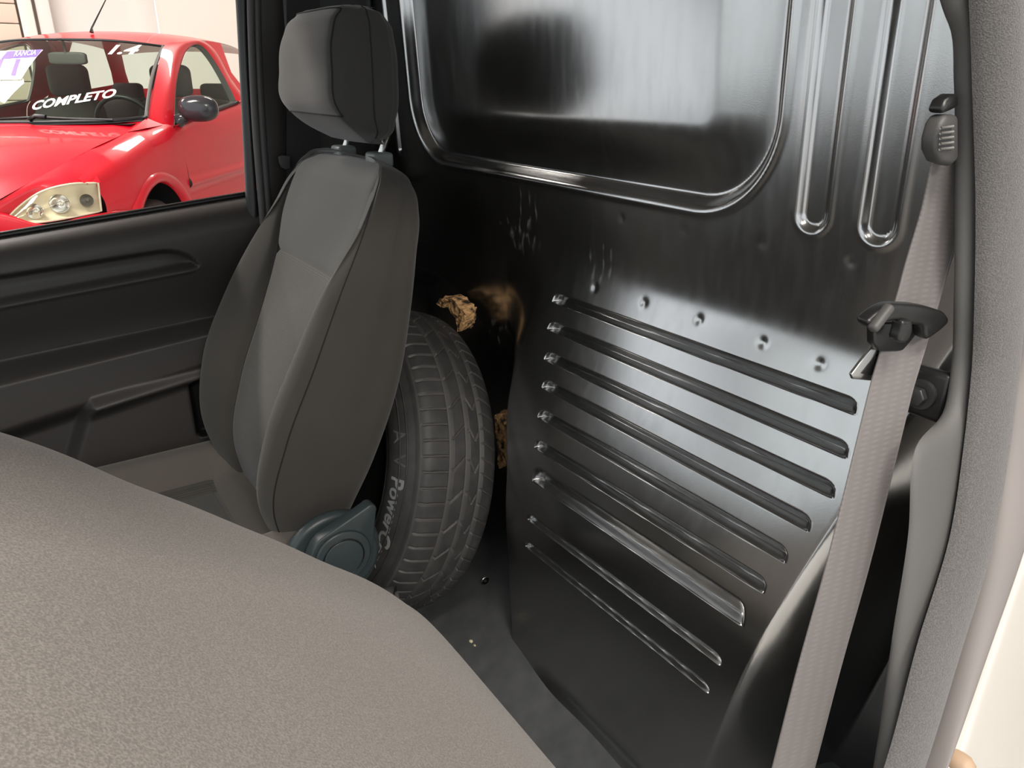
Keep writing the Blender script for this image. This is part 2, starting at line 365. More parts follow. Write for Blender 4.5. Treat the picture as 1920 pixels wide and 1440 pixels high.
# louvres
zl = np.array([(l[2]+r[2])/2 for l, r in LV]); HP = np.r_[-np.diff(zl), -(zl[-1]-zl[-2])]; print('louvre pitch', HP.round(3))
for k, (l, r) in enumerate(LV):
    y0, y1 = r[1], l[1]; f = np.clip((YY-y0)/(y1-y0), -1, 2); zc = r[2]+(l[2]-r[2])*f
    q = zc-ZZ                                      # positive downwards
    ext = np.minimum(YY-y0, y1-YY)
    hh = HP[k]*(.19 if k < 7 else .14)
    ends = np.sqrt(np.clip(1-np.clip((.014-ext)/.014, 0, 1)**2, 0, 1))
    dep = .0155 if k < 7 else .009
    prof = np.clip((q+hh*ends)/(hh*1.75), 0, 1)**1.15*(1-ss(hh*.78, hh*.98, q))
    H -= dep*prof*ends
    ids[(np.abs(q) < hh*1.1) & (ext > 0)] = 1+k
PB = np.stack([xb(ZZ)-H, YY, ZZ], -1)
parts = grid_parts(PB, ids[:-1, :-1])
V, Fq, N = parts[0]
wall = struct(obj('wall_rear', V, Fq, M['paint_black'], None, normals=N))
wall['label'] = 'black enamelled pressed steel bulkhead behind the seats'
scratches(M['paint_black'], [(hit(985, 415), .07), (hit(945, 575), .07), (hit(960, 430), .05), (hit(1130, 500), .05), (hit(930, 620), .05)], np.array(wall.location))
for k in range(9):
    V, Fq, N = parts[1+k]; obj('louver', V, Fq, M['paint_black'], wall, normals=N)
for k, nm in ((20, 'recessed_panel'), (21, 'bead'), (22, 'bead'), (23, 'bead'), (24, 'bead'), (25, 'wheel_hollow')):
    if k in parts:
        V, Fq, N = parts[k]; obj(nm, V, Fq, M['paint_black_dull'] if k == 25 else M['paint_black'], wall, normals=N)
# anchor bracket and bolt on the bulkhead
c = onplane(1722, 741, (.60, 0, 0), (1, 0, 0))
br = rbox('anchor_bracket', c+np.array([.012, .002, .0]), (.006, .022, .022), M['plastic_black'], wall, bev=.005)
hexo = [c+np.array([0, .0085*math.cos(k*math.pi/3), .0085*math.sin(k*math.pi/3)]) for k in range(6)]
prism('bolt', hexo, (-1, 0, 0), .007, M['steel_dark'], wall, bev=.0012)
revolve('washer', [(.0, .001), (.0125, .001), (.0125, .006), (.0, .006)], c, (1, 0, 0), (0, 1, 0), M['steel_dark'], wall, n=20, sharp=40)

# ------------------------------------------------------------------ cab: floor, headliner, screen, dash
xs = np.linspace(-1.3, .98, 130); yy = np.linspace(.12, 1.62, 90)
XX, Y2 = np.meshgrid(xs, yy, indexing='ij')
zfl = lambda x, y: -.070+.043*ss(.5, .62, x)+.09*ss(.6, .72, x)*ss(.9, 1.0, y)
def floor_hit(px, py):
    ts = np.linspace(.6, 2.4, 3000); P = CAM+ts[:, None]*ray(px, py); return P[np.argmax(P[:, 2] < zfl(P[:, 0], P[:, 1])+.002)]
Zf = -.070+.043*ss(.5, .62, XX)+.09*ss(.6, .72, XX)*ss(.9, 1.0, Y2)+.002*np.sin(XX*23)*np.cos(Y2*19)
fl = struct(grid('floor', np.stack([XX, Y2, Zf], -1), M['floor']))
fl['label'] = 'dark grey moulded floor lining'
h = floor_hit(912, 1090); revolve('rivet_hole', [(.0035, 0), (.007, -.0012), (.0085, .001)], h+np.array([-.003, -.001, .003]), (-.5, -.1, .86), (0, 1, 0), M['steel'], fl, n=16)
for px, py, r_ in ((883, 1202, .0042), (890, 1210, .0026)):
    p = floor_hit(px, py); s_ = obj('crumb', *(lambda bm: (bmesh.ops.create_icosphere(bm, subdivisions=1, radius=r_), (np.array([v.co for v in bm.verts])*np.array([1, 1.3, .6])+p, [[v.index for v in f.verts] for f in bm.faces]))[1])(bmesh.new()), M['speck'])
    tag(s_, 'tiny pale yellow crumb on the grey floor lining', 'crumb', 'crumbs on the cab floor')
# roof over the cab
struct(slab('ceiling', (-.55, .22, 1.255), (.78, 1.62, 1.30), M['liner'], None, .01))
# windscreen, far ahead
wsP = np.array([[[-.55, y, 1.26], [-1.25, y, .62]] for y in np.linspace(.2, 1.6, 2)])
struct(grid('window_1', wsP, M['glass_clear']))
for i, y in enumerate((.16, 1.62)):
    struct(tube('trim_%d' % (5+i), [(-.5, y, 1.28), (-.9, y, .97), (-1.32, y, .6)], .045, M['plastic'], None))
ds = thing('dashboard', 'black moulded dashboard below the van windscreen', 'dashboard', (-1.05, .9, -.05))
P = path([(-.85, -.05), (-.80, .25), (-.76, .45), (-.80, .57), (-.95, .62), (-1.3, .63)], 24)
grid('dash_top', np.stack([np.stack([np.full(24, 0)+P[:, 0], np.full(24, y), P[:, 1]], -1) for y in (.18, .9, 1.6)]), M['plastic'], ds)
# near sill and lower body, below the picture
struct(slab('trim_7', (-1.3, .05, -.2), (.5, .16, .02), M['white_paint'], None, .02))

# ------------------------------------------------------------------ cab: far door
YD = 1.55
def line(p, q):
    a, b = onY(*p, YD), onY(*q, YD); k = (b[2]-a[2])/(b[0]-a[0]); return lambda x: a[2]+k*(x-a[0])
sill = line((0, 447), (450, 371)); s_up = line((0, 503), (330, 452)); s_lo = line((0, 561), (360, 494))
a_bk = line((0, 667), (375, 592)); a_fr = line((0, 697), (375, 606)); a_lo = line((0, 792), (380, 668))
xsr = np.arange(-.75, .475, .004); tz = np.linspace(0, 1, 280)
XD, TT = np.meshgrid(xsr, tz, indexing='ij'); ZD = -.1+TT*(sill(XD)+.1)
dz = sill(XD)-ZD
h = .055*np.sqrt(np.clip(1-(np.clip(.05-dz, 0, .05)/.05)**2, 0, 1))-.03*ss(.06, .22, dz)
x_end = onY(362, 492, YD)[0]
inn = np.minimum(s_up(XD)-ZD, ZD-s_lo(XD)); xe = x_end-XD
inn = np.minimum(inn, xe-.0); tp = np.minimum(1, np.clip(xe, 0, 1)/.07)
band_h = s_up(XD)-s_lo(XD)
upb = s_lo(XD)+band_h*np.sqrt(np.clip(1-(1-tp)**2, 0, 1))          # rounded end
ins = np.minimum(upb-ZD, ZD-s_lo(XD))
h -= .022*ss(0, .012, ins)*(1-.45*ss(.0, .03, upb-ZD-.02))
h += .003*np.exp(-((ZD-s_lo(XD)+.003)/.003)**2)*ss(0, .02, xe)
# armrest
h_arm = .062*ss(0, 1, (a_bk(XD)-ZD)/np.maximum(a_bk(XD)-a_fr(XD), .004))*(1-ss(0, .05, a_lo(XD)-ZD+.02)*.75)
h_arm *= 1-.6*ss(-.1, .45, XD)*0
h = np.where(ZD < a_bk(XD), np.maximum(h, .0)*.5+h_arm+.012, h)
# lower moulding (pocket)
pk = [onY(*p, YD-.02) for p in ((118, 860), (150, 745), (163, 726), (212, 712), (385, 668))]
pkx = np.array([p[0] for p in pk]); pkz = np.array([p[2] for p in pk])
zc = np.interp(XD, pkx[1:], pkz[1:], left=-9); edge = np.where(XD < pkx[1], -9, zc-ZD)
xedge = XD-np.interp(ZD, [pkz[0]-.4, pkz[0], pkz[1]], [pkx[0]-.1, pkx[0], pkx[1]])
e = np.minimum(np.where(XD > pkx[1], edge, 9), xedge); e = np.where(ZD > pkz[1], np.where(XD > pkx[1], np.minimum(edge, xedge), -1), e)
h += .035*ss(-.004, .02, e)
c1 = onY(340, 700, YD-.03); c2 = onY(395, 800, YD-.03)
sp = sdrr(XD, ZD, c1[0], c2[0], c2[2], c1[2], .015); h -= .02*ss(0, .01, -sp)
PD = np.stack([XD, YD-h, ZD], -1)
idd = np.zeros(XD.shape, int); idd[ins > 0] = 1; idd[(ZD < a_bk(XD)) & (ZD > a_lo(XD)-.02)] = 2; idd[(e > 0) & (ZD < a_lo(XD)-.01)] = 3; idd[sp < 0] = 4
pd = grid_parts(PD, idd[:-1, :-1])
V, Fq, N = pd[0]; door = struct(obj('door_1', V, Fq, M['plastic'], None, normals=N)); door['label'] = 'dark plastic trim panel of the far door'
for k, nm, mt in ((1, 'pull_strip', M['plastic']), (2, 'armrest', M['plastic']), (3, 'pocket_panel', M['plastic']), (4, 'speaker_recess', M['plastic_black'])):
    if k in pd: V, Fq, N = pd[k]; obj(nm, V, Fq, mt, door, normals=N)
# outer skin, glass channel and rubber along the sill
xa = np.linspace(-.75, .47, 30)
tube('window_seal', np.stack([xa, np.full(30, YD+.006), sill(xa)+.004], -1), .006, M['plastic_black'], door)
grid('outer_skin', np.stack([np.stack([xa, np.full(30, YD+yo), sill(xa)+zo], -1) for yo, zo in ((.004, .006), (.02, .005), (.06, -.03), (.1, -.6))]), M['white_paint'], door)
# window frame of the far door above the sill
tube('window_frame', [(-.75, 1.53, .75), (-.45, 1.50, 1.1), (-.1, 1.47, 1.22), (.44, 1.47, 1.23)], .02, M['plastic_black'], door)

# ------------------------------------------------------------------ pillar bands
def band(name, L, Rr, yL, yR, bulge, mt, parent=None, n=70, k=12, back=.03, outv=(-.35, -1., .15)):
    """rounded vertical strip between two drawn edges; yL / yR give its place across the cab for each point"""
    pl = path([onY(p[0], p[1], y) for p, y in zip(L, yL)], n); pr = path([onY(p[0], p[1], y) for p, y in zip(Rr, yR)], n)
    rows = []
    for i in range(n):
        a, b = pl[i], pr[i]; ed = b-a; out = np.array(outv); out -= ed*np.dot(out, ed)/np.dot(ed, ed); out = nz(out)
        rd = nz((a+b)/2-CAM); row = [a+rd*back]
        for s in np.linspace(0, 1, k):
            s2 = (1-math.cos(s*math.pi))/2
            row.append(a+ed*s2+out*bulge*np.sqrt(max(0, 1-(2*s2-1)**2)))
        row.append(b+rd*back); rows.append(row)
    return grid(name, np.array(rows), mt, parent, sharp=60)
NP_ = (-.9, -.43, .1)
rows_y = [-40, 300, 700, 1000, 1460]
def ytab(p, off): return np.interp(p[1], [-40, 300, 700, 1000, 1480, 1640], [.285, .28, .25, .215, .175, .162])+off
L0 = [(1735, -420), (1742, -200), (1752, -40), (1768, 20), (1783, 60), (1788, 150), (1790, 400), (1788, 560), (1783, 690), (1771, 765), (1716, 842), (1703, 1000), (1672, 1200), (1636, 1460)]
LT = [(1812, -420), (1818, -200), (1826, -40), (1829, 20), (1831, 60), (1834, 150), (1841, 400), (1839, 560), (1834, 690), (1827, 765), (1818, 842), (1794, 1000), (1734, 1200), (1660, 1460)]
L1 = [(1800, -420), (1806, -200), (1814, -40), (1817, 20), (1819, 60), (1822, 150), (1829, 400), (1827, 560), (1822, 690), (1815, 765), (1806, 842), (1782, 1000), (1722, 1200), (1650, 1460), (1575, 1640)]
L2 = [(1880, -420), (1890, -200), (1899, -40), (1902, 20), (1904, 60), (1907, 150), (1912, 400), (1908, 560), (1897, 690), (1888, 765), (1878, 842), (1850, 1000), (1794, 1200), (1710, 1460), (1630, 1640)]
L3 = [(1968, -420), (1980, -200), (1990, -40), (1992, 20), (1992, 60), (1994, 150), (1994, 400), (1990, 560), (1982, 690), (1974, 765), (1962, 842), (1922, 1000), (1855, 1200), (1764, 1460), (1690, 1640)]
pillar = struct(band('trim_1', L0, LT, [ytab(p, .016) for p in L0], [ytab(p, .004) for p in LT], .008, M['plastic_trim'], None, n=110, back=.05, outv=NP_))
pillar['label'] = 'grey plastic trim of the near door pillar'
band('door_seal', L1, L2, [ytab(p, .0) for p in L1], [ytab(p, -.006) for p in L2], .016, M['rubber_seal'], pillar, n=90, outv=NP_)
band('seal_lip', L2, L3, [ytab(p, -.004) for p in L2], [ytab(p, -.02) for p in L3], .012, mat('grey_rubber', (.15, .135, .13), .6), pillar, n=90)
c3 = path([onY(p[0], p[1], ytab(p, -.018)) for p in L3], 60)
grid('body_side', np.stack([c3+np.array(v) for v in ((-.004, .03, 0), (-.001, .008, 0), (0, 0, 0), (.004, -.006, 0), (.015, -.012, 0), (.08, -.02, 0), (.35, -.03, 0))], 1), M['white_paint'], pillar)
p = onY(1812, 1440, .15)
revolve('body_plug', [(0, .006), (.006, .005), (.009, .0), (.0095, -.01)], p, (-.2, -1, .2), (1, 0, 0), mat('tan_plug', (.35, .24, .16), .6), pillar, n=20)
# dark cavity panel between pillar and bulkhead
struct(slab('trim_8', (.70, .25, -.1), (.9, .27, .46), M['plastic_black'], None, .004))

# far door pillar
fp = struct(band('trim_2', [(484, -60), (486, 100), (494, 260), (506, 420)], [(560, -60), (560, 100), (560, 260), (560, 420)], [1.50]*4, [1.53]*4, .012, M['plastic'], None, n=30))
fp['label'] = 'black trim of the far door pillar behind the passenger seat'
band('frame_edge', [(438, -60), (446, 60), (454, 220), (463, 420)], [(462, -60), (464, 60), (472, 220), (486, 420)], [1.515]*4, [1.50]*4, .008, M['plastic_black'], fp, n=30)
band('door_seal', [(461, -60), (464, 60), (471, 220), (487, 420)], [(476, -60), (478, 60), (485, 220), (500, 420)], [1.495]*4, [1.49]*4, .008, mat('seal_grey', (.085, .08, .077), .7), fp, n=30)
band('seal_lip', [(475, -60), (477, 60), (484, 220), (499, 420)], [(487, -60), (490, 60), (498, 220), (512, 420)], [1.49]*4, [1.49]*4, .006, M['plastic_mid'], fp, n=30)
struct(slab('trim_10', (.46, 1.56, -.1), (.86, 1.60, 1.26), M['plastic'], None, .004))
struct(slab('trim_11', (.50, 1.50, .70), (.69, 1.555, 1.26), M['plastic_black'], None, .02))

# ------------------------------------------------------------------ passenger seat
def cr_loop(pts, n):
    """closed smooth loop through key points"""
    pts = np.asarray(pts, float); ext = np.concatenate([pts[-3:], pts, pts[:4]]); k = np.arange(len(ext))-3
    return herm(k, ext, np.linspace(0, len(pts), n, endpoint=False))
RC = math.radians(24)
UP = np.array([math.sin(RC), 0, math.cos(RC)]); FR = np.array([-math.cos(RC), 0, math.sin(RC)])
HINGE = np.array([.215, 1.225, .20])
SV = np.array([0, .10, .22, .35, .46, .55, .61, .645, .662, .668])
SW = np.array([.175, .205, .232, .236, .222, .204, .188, .165, .13, .09])
SP = np.array([.018, .040, .050, .046, .032, .012, .002, -.012, -.030, -.045])
SB = np.array([.150, .135, .130, .125, .112, .098, .088, .075, .066, .062])
S0 = np.array([-.085, -.022, 0, 0, 0, 0, 0, 0, 0, 0])
SC = np.array([.115, .120, .122, .128, .140, .178, .172, .150, .115, .075])
def sect(w, p, b, c, s0=0.):
    f0 = min(p, 0.0)
    h = [(0, f0), (c*.6, f0), (c*.93, f0+.002), (c, f0-.003+p*.05), (c+.10*(w-c), p*.45), (c+.55*(w-c), p), (w-.022, p*.96), (w-.007, p*.62), (w-.0005, p*.2-.004),
         (w+.003, -.034), (w, -.5*b), (w-.007, -.84*b), (w-.035, -b), (.5*w, -b-.006), (0, -b-.008)]
    h = [(a, d+s0) if k < 9 else (a, d) for k, (a, d) in enumerate(h)]; h[9] = (h[9][0], h[9][1]+s0*.7)
    return h+[(-a, d) for a, d in h[-2:0:-1]]
NK = 28; SUB = 8
vv = np.concatenate([np.linspace(0, .6, 70), np.linspace(.606, .668, 22)])
prm = herm(SV, np.stack([SW, SP, SB, SC, S0], 1), vv)
rows = []
for v, (w_, p_, b_, c_, s_) in zip(vv, prm):
    lp = cr_loop(sect(w_, p_, b_, c_, s_), NK*SUB)
    rows.append(HINGE+v*UP+lp[:, :1]*np.array([0, -1, 0])+lp[:, 1:]*FR)
rows = np.array(rows); nv, nu = rows.shape[:2]
SEAM_V = .470
kk = (np.arange(nu)+.5)/SUB                       # loop position in key units
near = kk < 14; kq = np.where(near, kk, NK-kk)     # mirrored position
idm = np.zeros((nv-1, nu), int)
vm = (vv[:-1]+vv[1:])/2
for i in range(nv-1):
    a = np.full(nu, 4)                             # back shell / sides
    a[kq < 7] = 2; a[(kq < 7) & ~near] = 3
    a[kq < 3] = 0 if vm[i] < SEAM_V else 1
    if vm[i] > .56: a[kq < 7] = 1
    idm[i] = a
# seam dip between lower and upper centre panels
seat = thing('passenger_seat', 'dark grey fabric passenger seat with headrest in front of the spare wheel', 'car seat', (.05, 1.225, -.03))
dip = np.exp(-((vv-SEAM_V)/.006)**2)[:, None]*((np.minimum(kk-.5/SUB, NK-kk+.5/SUB) < 3.0)[None, :])
rows = rows-dip[:, :, None]*.006*FR
Rc = np.concatenate([rows, rows[:, :1]], 1)
Nn = grid_normals(np.concatenate([rows[:, -1:], rows, rows[:, :1], rows[:, 1:2]], 1))[:, 1:-1]
def sub(P, idg):
    n, m = P.shape[:2]; Fq = gridF(n, m); V = P.reshape(-1, 3); out = {}
    for k in np.unique(idg):
        f = Fq[idg.reshape(-1) == k]; u, inv = np.unique(f, return_inverse=True); out[int(k)] = (V[u], inv.reshape(-1, 4))
    return out
bk = sub(Rc, idm)
sub_back = obj('backrest', *bk[4], M['fabric'], seat)
obj('center_panel', *bk[0], M['rib'], sub_back); obj('upper_panel', *bk[1], M['fabric_top'], sub_back)
obj('bolster', *bk[2], M['fabric'], sub_back); obj('bolster', *bk[3], M['fabric'], sub_back)
top = rows[-1]; cpt = top.mean(0)+UP*.004
obj('top_cap', np.vstack([top, cpt]), [[i, (i+1) % nu, nu] for i in range(nu)], M['fabric'], sub_back)
for kk_, v1 in ((7*SUB, len(vv)-8), ((NK-7)*SUB, len(vv)-8)):
    tube('stitching', rows[:v1, kk_]+FR*.0002, .0011, M['thread'], sub_back, seg=5)
for kk_ in (3*SUB, (NK-3)*SUB):
    v1 = np.searchsorted(vv, .525); tube('stitching', rows[:v1, kk_]+FR*.0003, .0009, M['thread'], sub_back, seg=5)
# headrest
hr = thing
HC = np.array([.485, 1.225, .825])
HU = nz([.10, 0, 1]); HF = nz([-1, 0, .10])
def headrest_rows():
    hv = np.array([0, .012, .04, .10, .15, .178, .192, .198]); hw = np.array([.085, .108, .122, .120, .110, .098, .080, .045]); hfz = np.array([-.012, .014, .054, .068, .064, .050, .026, -.01]); hb = np.array([.03, .045, .052, .054, .05, .042, .026, .01])
    vv = np.linspace(0, .198, 44); pr = herm(hv, np.stack([hw, hfz, hb], 1), vv); out = []
    for v, (w_, f_, b_) in zip(vv, pr):
        q = [(0, f_), (w_*.55, f_), (w_*.86, f_-.004), (w_*.93, f_-.011), (w_*.99, f_-.03), (w_*1.0, (f_-b_)*.5), (w_*.985, -b_*.55), (w_*.96, -b_*.7), (w_*.82, -b_), (w_*.4, -b_-.003), (0, -b_-.003)]
        q = q+[(-a, d) for a, d in q[-2:0:-1]]
        lp = cr_loop(q, 20*8); out.append(HC+v*HU+lp[:, :1]*np.array([0, -1, 0])+lp[:, 1:]*HF)
    return vv, np.array(out)
hvv, hrows = headrest_rows(); nu = hrows.shape[1]
kq = (np.arange(nu)+.5)/8; kq = np.minimum(kq, 20-kq)
idh = np.zeros((len(hvv)-1, nu), int)
for i in range(len(hvv)-1):
    a = np.where(kq < 3, 1, np.where(kq < 5.25, 2, 3)); 
    if hvv[i] < .036: a[kq < 5.25] = 2
    if hvv[i] > .185: a[:] = 2
    idh[i] = a
hp = sub(np.concatenate([hrows, hrows[:, :1]], 1), idh)
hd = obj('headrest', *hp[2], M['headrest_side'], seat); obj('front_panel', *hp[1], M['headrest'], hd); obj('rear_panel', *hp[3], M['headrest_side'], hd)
for e_, s_ in ((0, -1), (-1, 1)):
    r_ = hrows[e_]; obj('end_cap', np.vstack([r_, r_.mean(0)+HU*s_*.002]), [[i, (i+1) % nu, nu] for i in range(nu)], M['headrest_side'], hd)
i0 = np.searchsorted(hvv, .036); i1 = np.searchsorted(hvv, .184)
lpz = np.concatenate([hrows[i0:i1, 3*8], hrows[i1, :3*8][::-1], hrows[i1, -3*8:][::-1], hrows[i0:i1, -3*8][::-1], hrows[i0, -3*8:], hrows[i0, :3*8]])
tube('stitching', lpz, .0014, M['thread'], hd, seg=5, closed=True)
tube('stitching', hrows[2:i1+3, int(5.25*8)], .0012, M['thread'], hd, seg=5)
for yo in (-.055, .095):
    p = HINGE+UP*.668-FR*.045+np.array([0, yo, 0])
    rbox('post_sleeve', p+UP*.004, (.017, .021, .012), M['sleeve'], seat, bev=.006)
    tube('headrest_post', [p-UP*.05, p+UP*.06], .006, M['steel'], seat)

# seat cushion: a padded sheet cut into its panels
xs_ = np.linspace(-.27, .315, 120); ys_ = np.linspace(.985, 1.465, 110)
XC, YC = np.meshgrid(xs_, ys_, indexing='ij')
ey = np.minimum(YC-.985, 1.465-YC); ex = XC+.27; er = .315-XC
zc = .188+.065*ss(.125, .055, ey)
roll = lambda t, r: r*(np.sqrt(np.clip(1-np.clip(1-t/r, 0, 1)**2, 0, 1))-1)
zc = zc+roll(ey, .045)+roll(ex, .06)+roll(er, .03)
zc -= .004*np.exp(-((ey-.105)/.004)**2)+.004*np.exp(-((er-.085)/.004)**2)*(ey > .1)
zc += .022*ss(.09, .05, er)*ss(.0, .05, ey-.06)
ic = np.zeros(XC.shape, int); ic[ey < .105] = 1; ic[(ey < .105) & (YC < 1.2)] = 2; ic[(er < .085) & (ey >= 0)] = np.where(YC[(er < .085) & (ey >= 0)] > 1.36, 1, 3)
pc = grid_parts(np.stack([XC, YC, zc], -1), ic[:-1, :-1])
base = rbox('cushion', (.015, 1.225, .075), (.275, .233, .062), M['fabric'], seat, bev=.03)
for k, nm, mt in ((0, 'center_panel', M['rib']), (1, 'bolster', M['fabric_light']), (2, 'bolster', M['fabric']), (3, 'rear_strip', M['fabric_light'])):
    if k in pc: V, Fq, N = pc[k]; obj(nm, V, Fq, mt, base, normals=N)
# recliner: cover, lever and cap on the near side
yk = .945
def disc(px, py, r, n=40): 
    c = onY(px, py, yk); return c
kc = onY(645, 1047, yk-.02)
def tear(c, r, tip, rt, n=24):
    """teardrop outline in the XZ plane around c, pointing at tip"""
    c2 = np.array([c[0], c[2]]); t2 = np.array([tip[0], tip[2]]); d = t2-c2; L = np.linalg.norm(d); a0 = math.atan2(d[1], d[0])
    out = []
    for s in np.linspace(.42, 2-.42, n): an = a0+s*math.pi; out.append(c2+r*np.array([math.cos(an), math.sin(an)]))
    for s in np.linspace(-.45, .45, 10): an = a0+s*math.pi; out.append(t2+rt*np.array([math.cos(an), math.sin(an)]))
    return np.array([[p[0], c[1], p[1]] for p in out])
cov_c = onY(632, 1035, .975)
th = np.linspace(0, 2*math.pi, 40, endpoint=False)
cover = [[cov_c[0]-.008+.078*math.cos(a), .985, cov_c[2]+.0+.076*math.sin(a)*(1 if math.sin(a) > 0 else 1.2)] for a in th]
prism('recliner_cover', cover, (0, -1, 0), .022, M['plastic_teal'], seat, bev=.01, seg=4)
cover2 = [[cov_c[0]+.060*math.cos(a), .964, cov_c[2]+.060*math.sin(a)] for a in th]
prism('recliner_ring', cover2, (0, -1, 0), .014, M['plastic_teal'], seat, bev=.005, seg=3)
tip = onY(688, 950, yk)
lev = prism('recliner_lever', tear(np.array([kc[0], .952, kc[2]]), .052, tip, .010), (0, -1, 0), .022, M['plastic_teal'], seat, bev=.003)
capp = [[kc[0]+.045*math.cos(a), .931, kc[2]+.045*math.sin(a)] for a in th]
prism('lever_boss', capp, (0, -1, 0), .006, M['plastic_teal'], lev, bev=.004)
capq = [[kc[0]+.031*math.cos(a), .926, kc[2]+.031*math.sin(a)] for a in th]
prism('lever_cap', capq, (0, -1, 0), .003, M['plastic_teal'], lev, bev=.0015)
tube('lever_groove', [[kc[0]+.0325*math.cos(a), .9248, kc[2]+.0325*math.sin(a)] for a in th], .0011, M['plastic_black'], lev, closed=True, seg=6)
# runner end beside the wheel and the hinge arm on the far side
c = onY(726, 1124, .90)
tube('seat_runner', [c+np.array([.02, .02, -.02]), c+np.array([-.08, .02, -.0]), c+np.array([-.3, .02, .0])], [.02, .024, .024], M['plastic_mid'], seat, seg=14)
revolve('runner_hole', [(.0, .0), (.010, .0), (.014, .003)], c+np.array([.014, .004, -.0]), (.75, -.5, .4), (0, 0, 1), M['plastic_black'], seat, n=20)
pa = [onY(402, 815, 1.47), onY(398, 845, 1.47), onY(392, 862, 1.475)]
tube('hinge_arm', path(pa, 10), .007, M['steel_dark'], seat)
rbox('seat_base', (.0, 1.225, .01), (.22, .2, .03), M['plastic_black'], seat, bev=.01)

# ------------------------------------------------------------------ driver seat, back folded forward: its felt rear side fills the foreground
near_seat = thing('driver_seat', 'driver seat tipped forward showing its pale grey felt back', 'car seat', (.1, .46, -.03))
E0 = np.array([.356, .465, .300]); SL = nz([-.741, 0, .671]); NO = nz([.671, 0, .741])
sv = np.array([-.012, .0, .02, .06, .2, .4, .56, .62, .64]); swd = np.array([.215, .235, .250, .258, .262, .262, .25, .22, .17])
st = np.array([.02, .033, .048, .058, .066, .066, .06, .045, .02])
vv2 = np.concatenate([np.linspace(-.012, .06, 22), np.linspace(.066, .64, 70)]); pr = herm(sv, np.stack([swd, st], 1), vv2); rows2 = []
ang = np.linspace(0, 2*math.pi, 120, endpoint=False)
for v, (w_, t_) in zip(vv2, pr):
    ca, sa = np.cos(ang), np.sin(ang); lp = np.stack([np.sign(ca)*np.abs(ca)**.32*w_, np.sign(sa)*np.abs(sa)**.5*t_], 1)
    wob = 1+.004*np.sin(v*55+ca*2)
    base_ = E0+v*SL-NO*.062
    rows2.append(base_+lp[:, :1]*wob[:, None]*np.array([0, 1, 0])+lp[:, 1:]*NO)
rows2 = np.array(rows2)
up_ = (np.sin(ang+.5*(ang[1]-ang[0])) > -.02)
idn = np.tile(np.where(up_, 1, 2), (len(vv2)-1, 1))
pn = sub(np.concatenate([rows2, rows2[:, :1]], 1), idn)
nb = obj('backrest', *pn[2], M['fabric'], near_seat); obj('felt_back', *pn[1], M['felt'], nb)
for e_ in (0, -1):
    r_ = rows2[e_]; obj('end_cap', np.vstack([r_, r_.mean(0)]), [[i, (i+1) % 120, 120] for i in range(120)], M['felt'], nb)
rbox('cushion', (-.02, .46, .08), (.26, .23, .07), M['fabric'], near_seat, bev=.03)
rbox('seat_base', (-.02, .46, -.01), (.2, .2, .03), M['plastic_black'], near_seat, bev=.01)
for s_ in (-1, 1):
    tube('hinge_arm', [(.26, .46+s_*.21, .05), (.29, .46+s_*.21, .16), (.30, .46+s_*.2, .25)], .014, M['steel_dark'], near_seat)

# ------------------------------------------------------------------ spare wheel
SC_ = .87
AX = nz([.956, 0, -.292]); AU = np.cross([0, 1, 0], AX)*1.0; AU = nz(AU if AU[2] > 0 else -AU); ARt = np.array([0, -1., 0])
RAD = .2925; TWD = .150
WC = np.array([.671*SC_, 1.395*SC_, .92-.814*SC_])-AX*(TWD/2)
spare = thing('spare_wheel', 'worn black tyre on a steel rim standing behind the passenger seat', 'wheel', (WC[0], WC[1], -.05))
pitch = 70; nth = pitch*20; phi = np.arange(nth)*2*math.pi/nth
# tyre profile: (radius, along axis) from front bead over the tread to rear bead
hw = TWD/2
pf = path([(.182, -hw+.004), (.188, -hw-.008), (.205, -hw-.016), (.232, -hw-.017), (.255, -hw-.009), (.272, -hw+.001)], 34)
nt_ = 96; wv = np.linspace(-1, 1, nt_); tr = RAD-.004*np.abs(wv)**2-.011*np.abs(wv)**9
ptread = np.stack([tr, wv*hw], 1); prr = pf[::-1]*np.array([1, -1])
prof = np.concatenate([pf[:-1], ptread, prr[1:]])
isT = np.zeros(len(prof), bool); isT[33:33+nt_] = True
wfull = np.zeros(len(prof)); wfull[33:33+nt_] = wv; wfull[:33] = -1.01; wfull[33+nt_:] = 1.01
PH, WW = np.meshgrid(phi, wfull, indexing='ij')
cyc = PH*pitch/(2*math.pi)
def groove(x, c, hwid, dep, soft=.35): return dep*(1-ss(hwid*(1-soft), hwid*(1+soft), np.abs(x-c)))
def saw(c): return np.abs((c % 1)-.5)*2               # 1 at cell ends
cut = np.zeros_like(PH)
for c_ in (-.30, .12, .50): cut = np.maximum(cut, groove(WW, c_, .045, .008, .2))
def sipe(cycv, lo, hi, wd, dep):
    d = np.minimum(cycv % 1, 1-cycv % 1); return dep*(1-ss(wd*.6, wd*1.4, d))*ss(lo-.02, lo+.01, WW)*(1-ss(hi-.01, hi+.02, WW))
cut = np.maximum(cut, sipe(cyc+.06*np.sin((WW+.95)*3), -.93, -.36, .055, .0045))
cut = np.maximum(cut, sipe(cyc*.5+(WW+.3)*1.35, -.25, .06, .030, .004))
zig = np.abs(((WW-.12)/.38*2) % 2-1)
cut = np.maximum(cut, sipe(cyc*.5+zig*.55, .17, .46, .028, .004))
cut = np.maximum(cut, sipe(cyc-(WW-.5)*1.4, .55, .96, .05, .004))
cut *= isT[None, :]
edge_line = np.zeros_like(PH)
rad = prof[None, :, 0]-cut
P = WC+rad[..., None]*(np.cos(PH)[..., None]*AU+np.sin(PH)[..., None]*ARt)+prof[None, :, 1][..., None]*AX
tyre = grid('tyre', P, M['rubber'], spare, cu=True)
